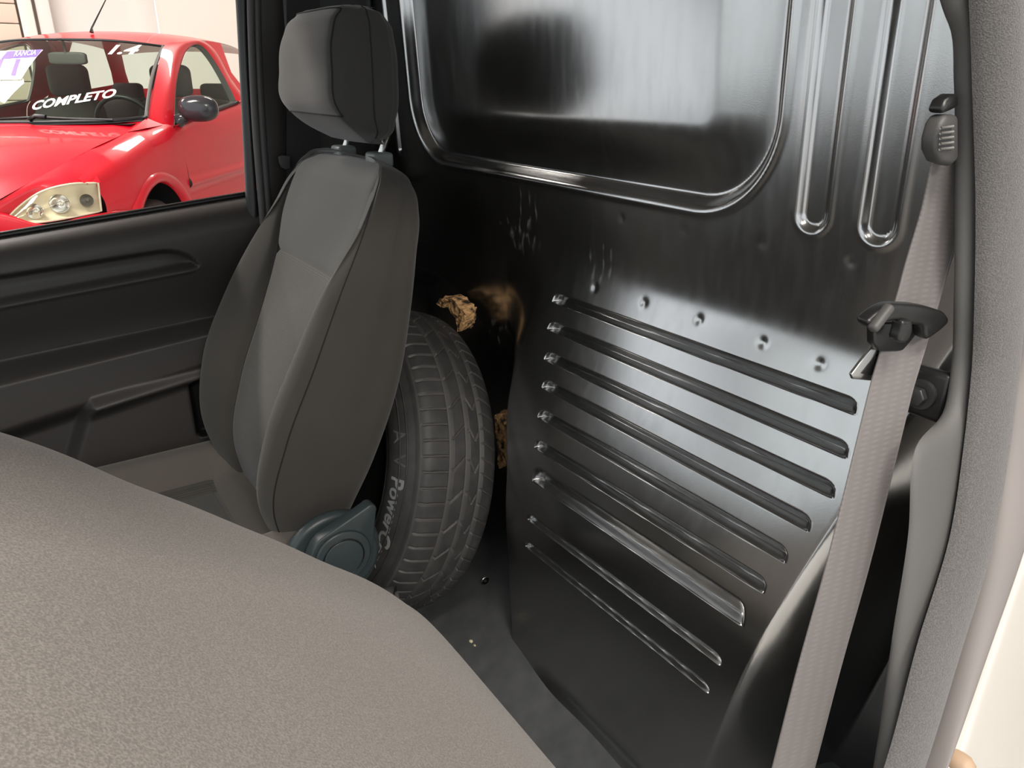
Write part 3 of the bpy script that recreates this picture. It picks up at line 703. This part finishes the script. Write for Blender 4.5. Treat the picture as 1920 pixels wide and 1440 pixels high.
# dust lying in the grooves, as a colour of its own
me = tyre.data; at = me.color_attributes.new('dust', 'FLOAT_COLOR', 'POINT')
dust = np.clip(cut/.004, 0, 1).reshape(-1); shoulder = (np.exp(-((WW+.985)/.02)**2)*.5).reshape(-1); dv = np.maximum(dust*.8, shoulder)
colr = np.stack([dv, dv, dv, np.ones_like(dv)], 1); at.data.foreach_set('color', colr.reshape(-1).astype('f'))
nt = M['rubber'].node_tree; b = nt.nodes['Principled BSDF']; src = b.inputs['Base Color'].links[0].from_socket
an = nt.nodes.new('ShaderNodeAttribute'); an.attribute_name = 'dust'; mx = nt.nodes.new('ShaderNodeMix'); mx.data_type = 'RGBA'
nt.links.new(an.outputs['Fac'], mx.inputs['Factor']); nt.links.new(src, mx.inputs['A']); mx.inputs['B'].default_value = (.10, .095, .09, 1); nt.links.new(mx.outputs['Result'], b.inputs['Base Color'])
# rim rings on the sidewall
for r_, off in ((.256, -.0095), (.243, -.0155), (.193, -.0115)):
    ph = np.linspace(0, 2*math.pi, 160, endpoint=False)
    tube('sidewall_ring', WC+r_*(np.cos(ph)[:, None]*AU+np.sin(ph)[:, None]*ARt)+AX*(-hw+off), .0011, M['rubber'], tyre, closed=True, seg=5)
V, Fc = text_mesh('PowerContact', size=1, extrude=.02, bold=.018, shear=.12)
V[:, 0] -= V[:, 0].min(); Ltx = V[:, 0].max(); hgt = .72
a0, a1 = math.radians(75), math.radians(127); rb, rt_ = .2255, .2545
tt = V[:, 0]/Ltx; av = a0+(a1-a0)*tt; rv = rb+(rt_-rb)*V[:, 1]/hgt*.98
ax_off = np.interp(rv, np.sort(pf[:, 0]), pf[np.argsort(pf[:, 0]), 1])-.0006-(V[:, 2] > 0)*.0008
Vt = WC+rv[:, None]*(np.cos(av)[:, None]*AU+np.sin(av)[:, None]*ARt)+ax_off[:, None]*AX
obj('lettering', Vt, Fc, M['letter'], tyre, smooth=False)
# small moulded marks above the lettering
V, Fc = text_mesh('A  V', size=1, extrude=.02)
V[:, 0] -= V[:, 0].min(); tt = V[:, 0]/V[:, 0].max(); av = math.radians(56)+math.radians(15)*tt; rv = .228+.026*V[:, 1]/hgt
ax_off = np.interp(rv, np.sort(pf[:, 0]), pf[np.argsort(pf[:, 0]), 1])-.0005-(V[:, 2] > 0)*.0007
obj('sidewall_mark', WC+rv[:, None]*(np.cos(av)[:, None]*AU+np.sin(av)[:, None]*ARt)+ax_off[:, None]*AX, Fc, mat('worn_mark', (.10, .10, .097), .7), tyre, smooth=False)
rim = revolve('rim', [(.186, -hw+.0), (.180, -hw-.006), (.174, -hw+.0), (.168, -hw+.03), (.15, -hw+.045), (.12, -hw+.03), (.06, -hw+.035), (.0, -hw+.035)], WC, AX, AU, M['steel_dark'], spare, n=64)
revolve('rim_rear', [(.186, hw), (.180, hw+.006), (.172, hw), (.165, hw-.04), (.15, -hw+.05)], WC, AX, AU, M['steel_dark'], spare, n=64)
revolve('rim_lip', [(.186, -hw-.004), (.190, -hw-.009), (.186, -hw-.011), (.182, -hw-.006)], WC, AX, AU, M['steel'], spare, n=64)

# ------------------------------------------------------------------ broken wood wedged behind the tyre
def chunk(name, label, pts_px, x0, thick, seed):
    out = np.array([on(px, py, 0, x0) for px, py in pts_px]); r_ = np.random.default_rng(seed)
    bm = bmesh.new(); vs = [bm.verts.new(p) for p in out]; f = bm.faces.new(vs)
    g = bmesh.ops.extrude_face_region(bm, geom=[f]); tv = [q for q in g['geom'] if isinstance(q, bmesh.types.BMVert)]
    bmesh.ops.translate(bm, verts=tv, vec=(thick, thick*.2, 0)); bmesh.ops.triangulate(bm, faces=bm.faces[:])
    bmesh.ops.subdivide_edges(bm, edges=bm.edges[:], cuts=4, use_grid_fill=True)
    bmesh.ops.recalc_face_normals(bm, faces=bm.faces[:])
    V = np.array([v.co for v in bm.verts]); V += r_.normal(0, .0016, V.shape); bm.verts.index_update()
    Fc = [[v.index for v in q.verts] for q in bm.faces]; bm.free()
    o = obj(name, V, Fc, M['wood'], None, smooth=False); return tag(o, label, 'wood')
chunk('wood_piece', 'splintered orange-brown wood piece above the top of the spare tyre', [(818, 562), (842, 558), (866, 578), (873, 592), (866, 618), (858, 622), (853, 596), (840, 578), (822, 574)], .672, .03, 3)
chunk('wood_piece', 'splintered tan wood piece wedged beside the tread of the spare tyre', [(927, 778), (941, 776), (947, 800), (954, 838), (953, 866), (938, 877), (932, 870), (934, 840), (929, 805)], .655, .03, 5)

# ------------------------------------------------------------------ near seat belt
belt = thing('seat_belt', 'grey webbing seat belt with black buckle tongue hanging by the near pillar', 'seat belt', (.5, .27, .1))
cp = [(1778, 292, .300), (1752, 420, .302), (1724, 520, .30), (1697, 628, .292), (1664, 760, .282), (1630, 900, .272), (1590, 1060, .262), (1537, 1250, .252), (1488, 1440, .243), (1440, 1620, .235)]
bc = path([onY(px, py, y) for px, py, y in cp], 120)
hwid = np.interp(np.linspace(0, 1, 120), [0, .12, .25, .5, 1], [.0225, .0235, .0235, .0235, .0235])
T = np.gradient(bc, axis=0); T /= np.linalg.norm(T, axis=1, keepdims=True)
vw = bc-CAM; Wd = np.cross(T, vw); Wd /= np.linalg.norm(Wd, axis=1, keepdims=True)
wdir = np.cross(T, np.array([-.2, -.98, .1])); wdir /= np.linalg.norm(wdir, axis=1, keepdims=True)
wdir *= np.sign((wdir*Wd).sum(1))[:, None]
nrm = np.cross(wdir, T); sgn = np.sign((nrm*(CAM-bc)).sum(1))[:, None]; nrm = nrm*sgn
twist = np.interp(np.linspace(0, 1, 120), [0, .18, .3, 1], [.005, .004, .0, .0])
rowsb = []
for s in np.linspace(-1, 1, 15): rowsb.append(bc+wdir*(hwid*s)[:, None]+nrm*(.0008+twist*(s**2))[:, None])
for s in np.linspace(1, -1, 15): rowsb.append(bc+wdir*(hwid*s)[:, None]+nrm*(-.0008+twist*(s**2))[:, None])
grid('webbing', np.stack(rowsb, 1), M['webbing'], belt, cv=True, sharp=50)
for s in (-1, 1): tube('selvedge', bc+wdir*(hwid*s)[:, None]+nrm*(twist)[:, None], .0012, M['webbing'], belt, seg=6)
# upper guide with ribbed cap
g = onY(1776, 262, .292)
prism('belt_guide', [onY(px, py, .286) for px, py in ((1776, 215), (1766, 232), (1758, 262), (1757, 285), (1766, 305), (1785, 312), (1800, 300), (1800, 215))], (.1, 1, 0), .014, M['plastic_mid'], belt, bev=.004)
for k in range(5):
    tube('rib', [onY(1764-.4*k, 240+k*10, .2845), onY(1787, 237+k*10, .2850)], .0010, M['grey_trim'], belt, seg=6)
prism('guide_cover', [onY(px, py, .288) for px, py in ((1790, 176), (1776, 186), (1767, 206), (1770, 214), (1784, 208), (1800, 200), (1800, 176))], (.1, 1, 0), .012, M['plastic_black'], belt, bev=.003)
# tongue: a black moulded bar the webbing runs through, with a steel plate behind
yt = .279
ol = [(1628, 604), (1634, 616), (1650, 612), (1668, 604), (1690, 603), (1712, 609), (1733, 615), (1738, 637), (1755, 628), (1772, 614), (1781, 604), (1776, 590), (1757, 580), (1728, 573), (1700, 571), (1678, 571), (1660, 578), (1640, 592)]
tb = prism('tongue_body', path([onY(px, py, yt-.004) for px, py in ol+ol[:1]], 60)[:-1], (.15, 1, 0), .012, M['plastic_black'], belt, bev=.003)
rbox('tongue_grip', (onY(1652, 596, yt-.006)+0), (.012, .004, .0035), M['plastic_mid'], tb, bev=.003, rot=np.stack([nz([.75, 0, .62]), [0, 1, 0], nz([-.62, 0, .75])], 1))
prism('tongue_stud', path([onY(px, py, yt-.008) for px, py in ((1694, 602), (1690, 622), (1686, 638), (1693, 644), (1704, 640), (1711, 626), (1712, 604), (1694, 602))], 24)[:-1], (.15, 1, 0), .010, M['plastic_black'], tb, bev=.0025)
prism('tongue_shank', [onY(px, py, yt+.010) for px, py in ((1640, 606), (1738, 600), (1736, 640), (1700, 660), (1652, 660), (1640, 645))], (.1, 1, 0), .008, M['plastic_black'], tb, bev=.002)
pl = [(1642, 642), (1597, 702), (1600, 711), (1630, 714), (1690, 716), (1700, 640)]
prism('tongue_plate', [onY(px, py, yt+.016) for px, py in pl], (.1, 1, 0), .003, M['steel'], belt, bev=.0008)
prism('plate_slot', [onY(px, py, yt+.0158) for px, py in ((1640, 668), (1614, 700), (1628, 703), (1660, 703), (1670, 668))], (.1, -1, 0), .0004, M['plastic_black'], belt, bev=0)

# far seat belt: dark webbing and its tongue on the far pillar
fb = thing('seat_belt', 'black seat belt on the far pillar beside the headrest', 'seat belt', (.52, 1.48, .7))
pt = np.array([[onY(538, y_, 1.485), onY(600, y_, 1.485)] for y_ in (-40, 120, 225, 330, 420)])
Pw = np.concatenate([pt, pt[:, ::-1]+np.array([0, .002, 0])], 1)
grid('webbing', Pw, mat('black_webbing', (.018, .017, .017), .8), fb, cv=True, smooth=False)
prism('tongue', [onY(px, py, 1.478) for px, py in ((522, 294), (527, 291), (545, 293), (545, 316), (536, 318), (528, 314), (524, 306))], (0, 1, 0), .006, M['plastic_mid'], fb, bev=.0015)

#CARMARK
# ------------------------------------------------------------------ red hatchback outside
CX, CY, CZ, CTH = -.468, 4.272, GZ, .95304
cc_, cs_ = math.cos(CTH), math.sin(CTH)
def K(p):
    """car coordinates (towards its left side, rearwards from the nose, up) -> world"""
    p = np.asarray(p, float); u, l, h_ = p[..., 0], p[..., 1], p[..., 2]
    return np.stack([CX+l*cc_+u*cs_, CY+l*cs_-u*cc_, CZ+.006+h_], -1)
def Kray(px, py):
    Mx = np.array([[cs_, -cc_, 0], [cc_, cs_, 0], [0, 0, 1]]); return Mx@(CAM-np.array([CX, CY, CZ+.006])), Mx@ray(px, py)
car = thing('car', 'glossy red hatchback parked outside the far door window', 'car', tuple(K((0, 1.9, -.006))))
def mirror(P): Q = P.copy(); Q[..., 0] *= -1; return Q
# bonnet
edge = np.array([(.47, .13, .700), (.56, .30, .775), (.62, .455, .832), (.66, .62, .880), (.682, 1.00, .946), (.675, 1.19, .985)])
cen = np.array([(0, .0, .70), (0, .14, .80), (0, .32, .865), (0, .52, .915), (0, .80, .958), (0, .985, .982)])
E_ = path(edge, 34); C_ = path(cen, 34); q = np.linspace(-1, 1, 41)
def cross(C0, E0_, q, pw=2.4):
    a = np.abs(q)[None, :]; P = np.empty((len(C0), len(q), 3))
    P[..., 0] = E0_[:, None, 0]*q[None, :]; P[..., 1] = C0[:, None, 1]+(E0_[:, None, 1]-C0[:, None, 1])*a**2; P[..., 2] = C0[:, None, 2]+(E0_[:, None, 2]-C0[:, None, 2])*a**pw
    return P
grid('bonnet', K(cross(C_, E_, q)), M['red'], car)
# grille / bumper
bt = path([(0, -.02, .68), (.3, .02, .67), (.47, .125, .655), (.60, .215, .585), (.73, .36, .60), (.79, .50, .60), (.815, .62, .585)], 40)
rows_ = []
for f, hh, out in ((0, None, 0), (.12, .55, .02), (.4, .42, .03), (.75, .30, .01), (1, .2, -.03)):
    r_ = bt.copy(); r_[:, 2] = bt[:, 2]*(1-f)+(hh or .5)*f if f else bt[:, 2]; d_ = np.stack([bt[:, 0]*.6+.0, -(1-bt[:, 0]), 0*bt[:, 0]], 1); r_ += d_*out; rows_.append(r_)
bp_ = np.stack(rows_, 1); bp_s = herm(np.arange(5), np.swapaxes(bp_, 0, 1), np.linspace(0, 4, 20)).swapaxes(0, 1)
bumper = grid('bumper', K(bp_s), M['red'], car); grid('bumper', K(mirror(bp_s)), M['red'], car)
nose = np.stack([path([(-.47, .13, .70), (0, -.0, .70), (.47, .13, .70)], 20), path([(-.47, .125, .655), (0, -.02, .675), (.47, .125, .655)], 20)], 1)
grid('grille', K(nose), M['black_trim'], car)
# front wing
AL, AH, AR = .955, .335, .365
ls = np.linspace(.40, 1.325, 90)
def wing_rows():
    ue = np.interp(ls, edge[:, 1], edge[:, 0]); he = np.interp(ls, edge[:, 1], edge[:, 2])
    ue = np.where(ls > 1.0, .682+.06*ss(1.0, 1.33, ls), ue); he = np.where(ls > 1.0, .946+.02*ss(1.0, 1.33, ls), he)
    out = []
    for l, u0, h_ in zip(ls, ue, he):
        wf = ss(.36, .75, l)
        us = .765+.05*wf
        key = np.array([(u0, h_), (u0+.35*(us-u0), h_-.012-.015*(1-wf)), (u0+.75*(us-u0), h_-.06), (us, h_-.15), (us+.008, .66), (us+.004, .55), (us-.0, .45), (us-.02, .30), (us-.05, .2)])
        k_ = path(key, 60); out.append(np.stack([k_[:, 0], np.full(60, l), k_[:, 1]], 1))
    return np.array(out)
W_ = wing_rows()
def cut_grid(name, P, keep, mt, parent):
    n, m_ = P.shape[:2]; Fq = gridF(n, m_); cl = P.reshape(-1, 3)[Fq].mean(1); Fq = Fq[keep(cl)]; u, inv = np.unique(Fq, return_inverse=True)
    return obj(name, K(P.reshape(-1, 3)[u]), inv.reshape(-1, 4), mt, parent)
arch = lambda c: np.hypot(c[:, 1]-AL, c[:, 2]-AH) > AR
lampcut = lambda c: arch(c) & ~((c[:, 1] < .455) & (c[:, 2] > .60) & (c[:, 2] < .745))
for s_ in (1, -1):
    P = W_ if s_ > 0 else mirror(W_); wing = cut_grid('front_wing', P, lampcut, M['red'], car)
    th_ = np.radians(np.linspace(-12, 192, 60))
    ringc = lambda r_, u_: np.stack([np.full(60, u_*s_), AL+r_*np.cos(th_), AH+r_*np.sin(th_)], 1)
    grid('arch_lip', K(np.stack([ringc(.405, .812), ringc(.395, .832), ringc(.375, .842), ringc(.352, .838), ringc(.342, .80)], 1)), M['red'], wing)
    grid('arch_liner', K(np.stack([ringc(.36, .82), ringc(.36, .5), ringc(.01, .5)], 1)), M['black_trim'], wing)
    # wheel
    c0 = K((.70*s_, AL, .295)); axw = nz(K((s_, 0, 0))-K((0, 0, 0)))
    wh = revolve('wheel_tyre', [(.19, -.09), (.24, -.095), (.275, -.085), (.292, -.06), (.295, 0), (.292, .06), (.275, .085), (.24, .095), (.19, .09)], c0, axw, (0, 0, 1), M['rubber'], car, n=48)
    revolve('hubcap', [(.19, .088), (.17, .075), (.1, .07), (.04, .085), (0, .085)], c0, axw, (0, 0, 1), M['grey_trim'], wh, n=32)
    c1 = K((.70*s_, 3.2, .295)); revolve('wheel_tyre', [(.19, -.09), (.24, -.095), (.292, -.06), (.292, .06), (.24, .095), (.19, .09), (0, .08)], c1, axw, (0, 0, 1), M['rubber'], car, n=32)
nA = path([(.465, .125, .690), (.56, .30, .775), (.62, .455, .832), (.645, .56, .866)], 24); nB = path([(.470, .14, .604), (.515, .20, .668), (.585, .285, .728), (.68, .36, .754), (.77, .47, .742)], 24)
for s_ in (1, -1):
    fill = np.stack([nA*(1-f)+nB*f+np.array([.3, -.3, .3])*.02*math.sin(math.pi*f) for f in np.linspace(0, 1, 8)], 1); corner = np.stack([np.array([(.680, .98, .944), (.679, 1.1, .968), (.672, 1.24, 1.002), (.70, 1.30, 1.01)]), np.array([(.690, .98, .944), (.725, 1.12, .955), (.745, 1.26, .962), (.757, 1.36, .952)])], 1)
    grid('wing_nose', K(fill if s_ > 0 else mirror(fill)), M['red'], car); grid('wing_corner', K(corner if s_ > 0 else mirror(corner)), M['red'], car)
# doors and rear quarter
bl = lambda l: .948+(l-1.35)*.092
def side_rows(l0, l1, n):
    out = []
    for l in np.linspace(l0, l1, n):
        b0 = bl(l); tap = .06*ss(2.9, 3.75, l)
        k_ = path(np.array([(.755, b0), (.785, b0-.035), (.805, b0-.10), (.822, .70), (.826, .655), (.834, .645), (.834, .615), (.822, .605), (.818, .5), (.80, .3), (.77, .2)]), 60)
        k_[:, 0] -= tap; out.append(np.stack([k_[:, 0], np.full(60, l), k_[:, 1]], 1))
    return np.array(out)
for s_ in (1, -1):
    for nm, l0, l1 in (('door', 1.333, 2.46), ('rear_quarter', 2.468, 3.78)):
        P = side_rows(l0, l1, 40); grid(nm, K(P if s_ > 0 else mirror(P)), M['red'], car)
grid('tailgate', K(np.stack([np.stack([np.full(12, u_), np.full(12, 3.76)+.02*0, np.linspace(.2, 1.12, 12)], 1) for u_ in np.linspace(-.76, .76, 8)])), M['red'], car)
# windscreen
wb = path([(0, .985, .985), (.35, 1.03, .99), (.58, 1.13, .995), (.668, 1.235, 1.005)], 20); wt = path([(0, 1.70, 1.425), (.3, 1.73, 1.42), (.47, 1.79, 1.405), (.548, 1.86, 1.395)], 20)
full = lambda c: np.concatenate([mirror(c)[::-1][:-1], c])
WB, WT = full(wb), full(wt); f_ = np.linspace(0, 1, 16)[:, None, None]
WS = WB[None]*(1-f_)+WT[None]*f_; WS[..., 2] += .03*np.sin(np.pi*f_[..., 0]); WS[..., 1] -= .02*np.sin(np.pi*f_[..., 0])
grid('windscreen', K(WS), M['glass_car'], car)
for a_, b_ in (((0, slice(None)), .012),):
    tube('screen_seal', K(WS[0]), .012, M['black_trim'], car, seg=6)
tube('screen_seal', K(WS[:, -1]+np.array([.004, 0, 0])), .011, M['grey_trim'], car, seg=6); tube('screen_seal', K(WS[:, 0]), .011, M['grey_trim'], car, seg=6)
tube('screen_seal', K(WS[-1]), .008, M['black_trim'], car, seg=6)
grid('cowl', K(np.stack([WS[0]+np.array([0, -.0, -.004]), WS[0]+np.array([0, -.05, -.012])], 1)), M['black_trim'], car)
# roof
rl = path([(.548, 1.86, 1.40), (.55, 2.2, 1.445), (.555, 2.6, 1.455), (.55, 3.1, 1.43), (.53, 3.45, 1.38)], 30)
rc = path([(0, 1.70, 1.43), (0, 2.1, 1.487), (0, 2.55, 1.505), (0, 3.1, 1.48), (0, 3.5, 1.41)], 30)
grid('roof', K(cross(rc, rl, q, 2.6)), M['red'], car)
# side frame: red ring between roof line and door glass
Og = np.array([(.672, 1.235, 1.0), (.640, 1.45, 1.16), (.60, 1.66, 1.30), (.560, 1.86, 1.40), (.56, 2.1, 1.437), (.56, 2.4, 1.455), (.575, 2.62, 1.40), (.64, 2.66, 1.22), (.735, 2.66, 1.085), (.755, 2.5, 1.054), (.755, 2.2, 1.026), (.755, 1.8, .99), (.755, 1.5, .962), (.755, 1.36, .949)])
Ig = np.array([(.760, 1.375, .952), (.705, 1.60, 1.16), (.655, 1.82, 1.28), (.618, 2.02, 1.37), (.60, 2.20, 1.415), (.602, 2.34, 1.41), (.64, 2.42, 1.32), (.70, 2.44, 1.18), (.745, 2.43, 1.075), (.757, 2.40, 1.045), (.757, 2.2, 1.028), (.757, 1.8, .991), (.757, 1.5, .963), (.758, 1.385, .953)])
Ol, Il = cr_loop(Og, 112), cr_loop(Ig, 112)
for s_ in (1, -1):
    o_, i_ = (Ol, Il) if s_ > 0 else (mirror(Ol), mirror(Il)); fr = np.linspace(0, 1, 8)
    bul = np.stack([(o_*(1-f)+i_*f)+np.array([s_, 0, .3])*.018*math.sin(math.pi*f) for f in fr], 1)
    sf = grid('side_frame', K(bul), M['red'], car, cu=True)
    grid('window_rubber', K(np.stack([i_+np.array([.004*s_, 0, 0]), i_*.97+i_.mean(0)*.03+np.array([-.004*s_, 0, 0]), i_*.94+i_.mean(0)*.06-np.array([.03*s_, 0, 0])], 1)), M['grey_trim'], sf, cu=True)
    cm = i_.mean(0); obj('door_glass', K(np.vstack([i_*.97+cm*.03, cm])), [[k, (k+1) % 112, 112] for k in range(112)], M['glass_car'], sf, smooth=False)
    tube('belt_moulding', K(np.array([(.763*s_, l, bl(l)+.004) for l in np.linspace(1.5, 2.44, 10)])), .011, M['black_trim'], sf, seg=6)
    # rear pillar
    grid('rear_pillar', K(np.stack([np.array([(.56*s_, 2.5, 1.455), (.62*s_, 2.66, 1.25), (.745*s_, 2.66, 1.07)]), np.array([(.555*s_, 2.8, 1.45), (.63*s_, 2.74, 1.25), (.745*s_, 2.76, 1.08)])], 1)), M['red'], car)
    grid('rear_pillar', K(np.stack([np.array([(.54*s_, 3.2, 1.42), (.63*s_, 3.42, 1.25), (.70*s_, 3.56, 1.12)]), np.array([(.53*s_, 3.45, 1.38), (.60*s_, 3.6, 1.25), (.66*s_, 3.76, 1.12)])], 1)), M['red'], car)
    # door mirror
    mc = np.array([.885*s_, 1.46, 1.045])
    bm = bmesh.new(); bmesh.ops.create_uvsphere(bm, u_segments=24, v_segments=14, radius=1)
    V = np.array([v.co for v in bm.verts]); V = np.sign(V)*np.abs(V)**.8*np.array([.115, .07, .075]); V[:, 1] = np.minimum(V[:, 1], .035); bm.verts.index_update(); Fc = [[v.index for v in f.verts] for f in bm.faces]; bm.free()
    dm = obj('door_mirror', K(V+mc), Fc, M['black_trim'], car); dm.data.materials[0] = M['mirror_black']
    tube('mirror_foot', K(np.array([(.755*s_, 1.45, .975), (.79*s_, 1.45, .99), (.84*s_, 1.46, 1.01)])), [.04, .032, .028], M['mirror_black'], dm, seg=10)
# headlamps
lbot = path([(.465, .135, .588), (.58, .21, .592), (.70, .33, .602), (.768, .43, .612)], 24)
ltop = path([(.470, .14, .600), (.515, .20, .662), (.585, .285, .722), (.68, .36, .748), (.765, .455, .742)], 24)
for s_ in (1, -1):
    b0, t0 = (lbot, ltop) if s_ > 0 else (mirror(lbot), mirror(ltop)); outv = np.array([.35*s_, -.6, .1])
    fs = np.linspace(0, 1, 12); lens = np.stack([b0*(1-f)+t0*f+outv*.035*math.sin(math.pi*f) for f in fs], 1); back = np.stack([b0*(1-f)+t0*f-outv*.05*math.sin(math.pi*f)-outv*.004 for f in fs], 1)
    hl = grid('headlamp', K(back), M['cream'], car); grid('lens', K(lens), M['lens'], hl)
    tube('lamp_rim', K(np.concatenate([b0, t0[::-1]])), .005, M['cream'], hl, seg=6, closed=True)
    for uu, ll, hh_, r_ in ((.565, .245, .64, .036), (.645, .315, .665, .044), (.725, .405, .668, .030)):
        cK = K((uu*s_, ll, hh_)); revolve('reflector', [(r_, .02), (r_*.9, 0), (r_*.5, -.016), (.008, -.02), (.008, .004), (0, .006)], cK, nz(K((.35*s_, -.9, .05))-K((0, 0, 0))), (0, 0, 1), M['chrome'] if uu < .7 else M['amber'], hl, n=20)
# antenna, wipers
tube('antenna', np.array([K((.075, 1.93, 1.475)), K((.075, 1.94, 1.50)), on(202, -8, 1, K((.0, 2.3, 0))[1]-.05)]), [.014, .006, .003], M['black_trim'], car, seg=6)
def ws_l(u, h_):
    """glass position along the car for a lateral place and a height"""
    rowl = []; rowh = []
    for r_ in WS: rowl.append(np.interp(u, r_[:, 0], r_[:, 1])); rowh.append(np.interp(u, r_[:, 0], r_[:, 2]))
    return np.interp(h_, rowh, rowl)
def on_ws(px, py, lift=.004):
    o_, r_ = Kray(px, py); t_ = 5.
    for _ in range(25):
        p = o_+r_*t_; t_ += .7*(ws_l(p[0], p[2])-p[1])/r_[1]
    p = o_+r_*t_; p[1] -= lift; return p
wp = [on_ws(x, y, .02) for x, y in ((-20, 224), (75, 219), (130, 222), (215, 225))]
tube('wiper', K(np.array(wp)), .008, M['black_trim'], car, seg=6); tube('wiper_arm', K(np.array([on_ws(60, 224, .03), on_ws(72, 217, .03), on_ws(92, 219, .03)])), .013, M['black_trim'], car, seg=6)
# lettering and sticker on the glass (follow the glass surface)
def decal(name, quad, body=None, mt=None, outline=None, lift=.004, shear=0, bold=.02, parent=None, wid=None):
    """quad: picture points bl, br, tl of the patch -> placed on the glass"""
    bl_, br_, tl_ = [on_ws(*p, lift) for p in quad]
    if body: V, Fc = text_mesh(body, 1, 0, bold, shear); V = V[:, :2]-np.array([V[:, 0].min(), 0]); V[:, 0] /= V[:, 0].max(); V[:, 1] /= .72
    else: g_ = np.linspace(0, 1, 30); V = np.stack(np.meshgrid(g_, g_, indexing='ij'), -1).reshape(-1, 2); Fc = gridF(30, 30).tolist()
    P = bl_+V[:, :1]*(br_-bl_)+V[:, 1:2]*(tl_-bl_)
    for k in range(len(P)):                      # settle on the curved glass
        P[k, 1] = ws_l(P[k, 0], P[k, 2])-lift*1.6
    return obj(name, K(P), Fc, mt, parent or car, smooth=False)
st = decal('price_sticker', ((-62, 151), (41, 149), (-14, 96)), outline=[(0, 0), (1, 0), (1, 1), (0, 1)], mt=M['sticker'], lift=.004)
decal('sticker_band', ((4, 110.5), (70, 106.5), (16, 96.5)), outline=[(0, 0), (1, 0), (1, 1), (0, 1)], mt=M['purple'], lift=.007, parent=st)
decal('sticker_lettering', ((29, 105.5), (70, 102.5), (33, 95.8)), body='RANCIA', mt=M['sticker'], lift=.010, bold=.01, parent=st)
decal('sticker_figure', ((-10, 140.5), (31, 140.5), (2, 110)), body='11', mt=M['purple'], lift=.007, shear=.0, bold=.015, parent=st)
decal('screen_lettering', ((61, 206), (218, 181), (64, 190)), body='COMPLETO', mt=M['decal'], shear=.25, bold=.03)
decal('screen_lettering', ((203, 101), (262, 101), (209, 84)), body='1.4', mt=M['decal'], shear=.3, bold=.035)
# cabin of the car
grid('car_dash', K(np.stack([np.stack([np.linspace(-.66, .66, 12), np.full(12, l_), np.full(12, h_)], 1) for l_, h_ in ((1.06, .975), (1.30, .985), (1.48, .965), (1.52, .85), (1.50, .5))])), M['black_trim'], car)
th_ = np.linspace(0, 2*math.pi, 40, endpoint=False)
sw = tube('steering_wheel', K(np.array([(.36+.185*math.cos(a), 1.62-.05*math.sin(a), .93+.175*math.sin(a)) for a in th_])), .014, M['black_trim'], car, seg=8, closed=True)
tube('wheel_spoke', K(np.array([(.18, 1.61, .95), (.36, 1.57, .91), (.54, 1.61, .95)])), [.016, .05, .016], M['black_trim'], sw, seg=8)
for u_ in (.36, -.36):
    bm = bmesh.new(); bmesh.ops.create_cube(bm, size=2); bmesh.ops.bevel(bm, geom=bm.edges[:], offset=.45, segments=5, affect='EDGES', profile=.5)
    V0 = np.array([v.co for v in bm.verts]); bm.verts.index_update(); Fc = [[v.index for v in f.verts] for f in bm.faces]; bm.free()
    fs_ = obj('front_seat', K(V0*np.array([.23, .08, .30])+np.array([u_, 2.22, .78])+np.stack([0*V0[:, 0], .07*V0[:, 2], 0*V0[:, 0]], 1)), Fc, M['car_seat'], car)
    obj('head_restraint', K(V0*np.array([.13, .055, .105])+np.array([u_, 2.32, 1.19])), Fc, M['car_seat'], fs_)
    obj('front_seat_base', K(V0*np.array([.24, .26, .09])+np.array([u_, 1.98, .48])), Fc, M['car_seat'], fs_)
obj('rear_seat', K(V0*np.array([.6, .09, .28])+np.array([0, 3.05, .78])), Fc, M['car_seat'], car)
for u_ in (-.35, .35): obj('rear_head_restraint', K(V0*np.array([.11, .05, .07])+np.array([u_, 3.1, 1.10])), Fc, M['car_seat'], car)
mr = obj('interior_mirror', K(V0*np.array([.115, .02, .036])+np.array([.0, 1.74, 1.32])), Fc, M['grey_trim'], car)
tube('mirror_stem', K(np.array([(0, 1.72, 1.42), (0, 1.73, 1.34)])), .01, M['black_trim'], mr, seg=6)
grid('car_floor', K(np.array([[(-.75, 1.2, .25), (-.75, 3.7, .3)], [(.75, 1.2, .25), (.75, 3.7, .3)]])), M['black_trim'], car)
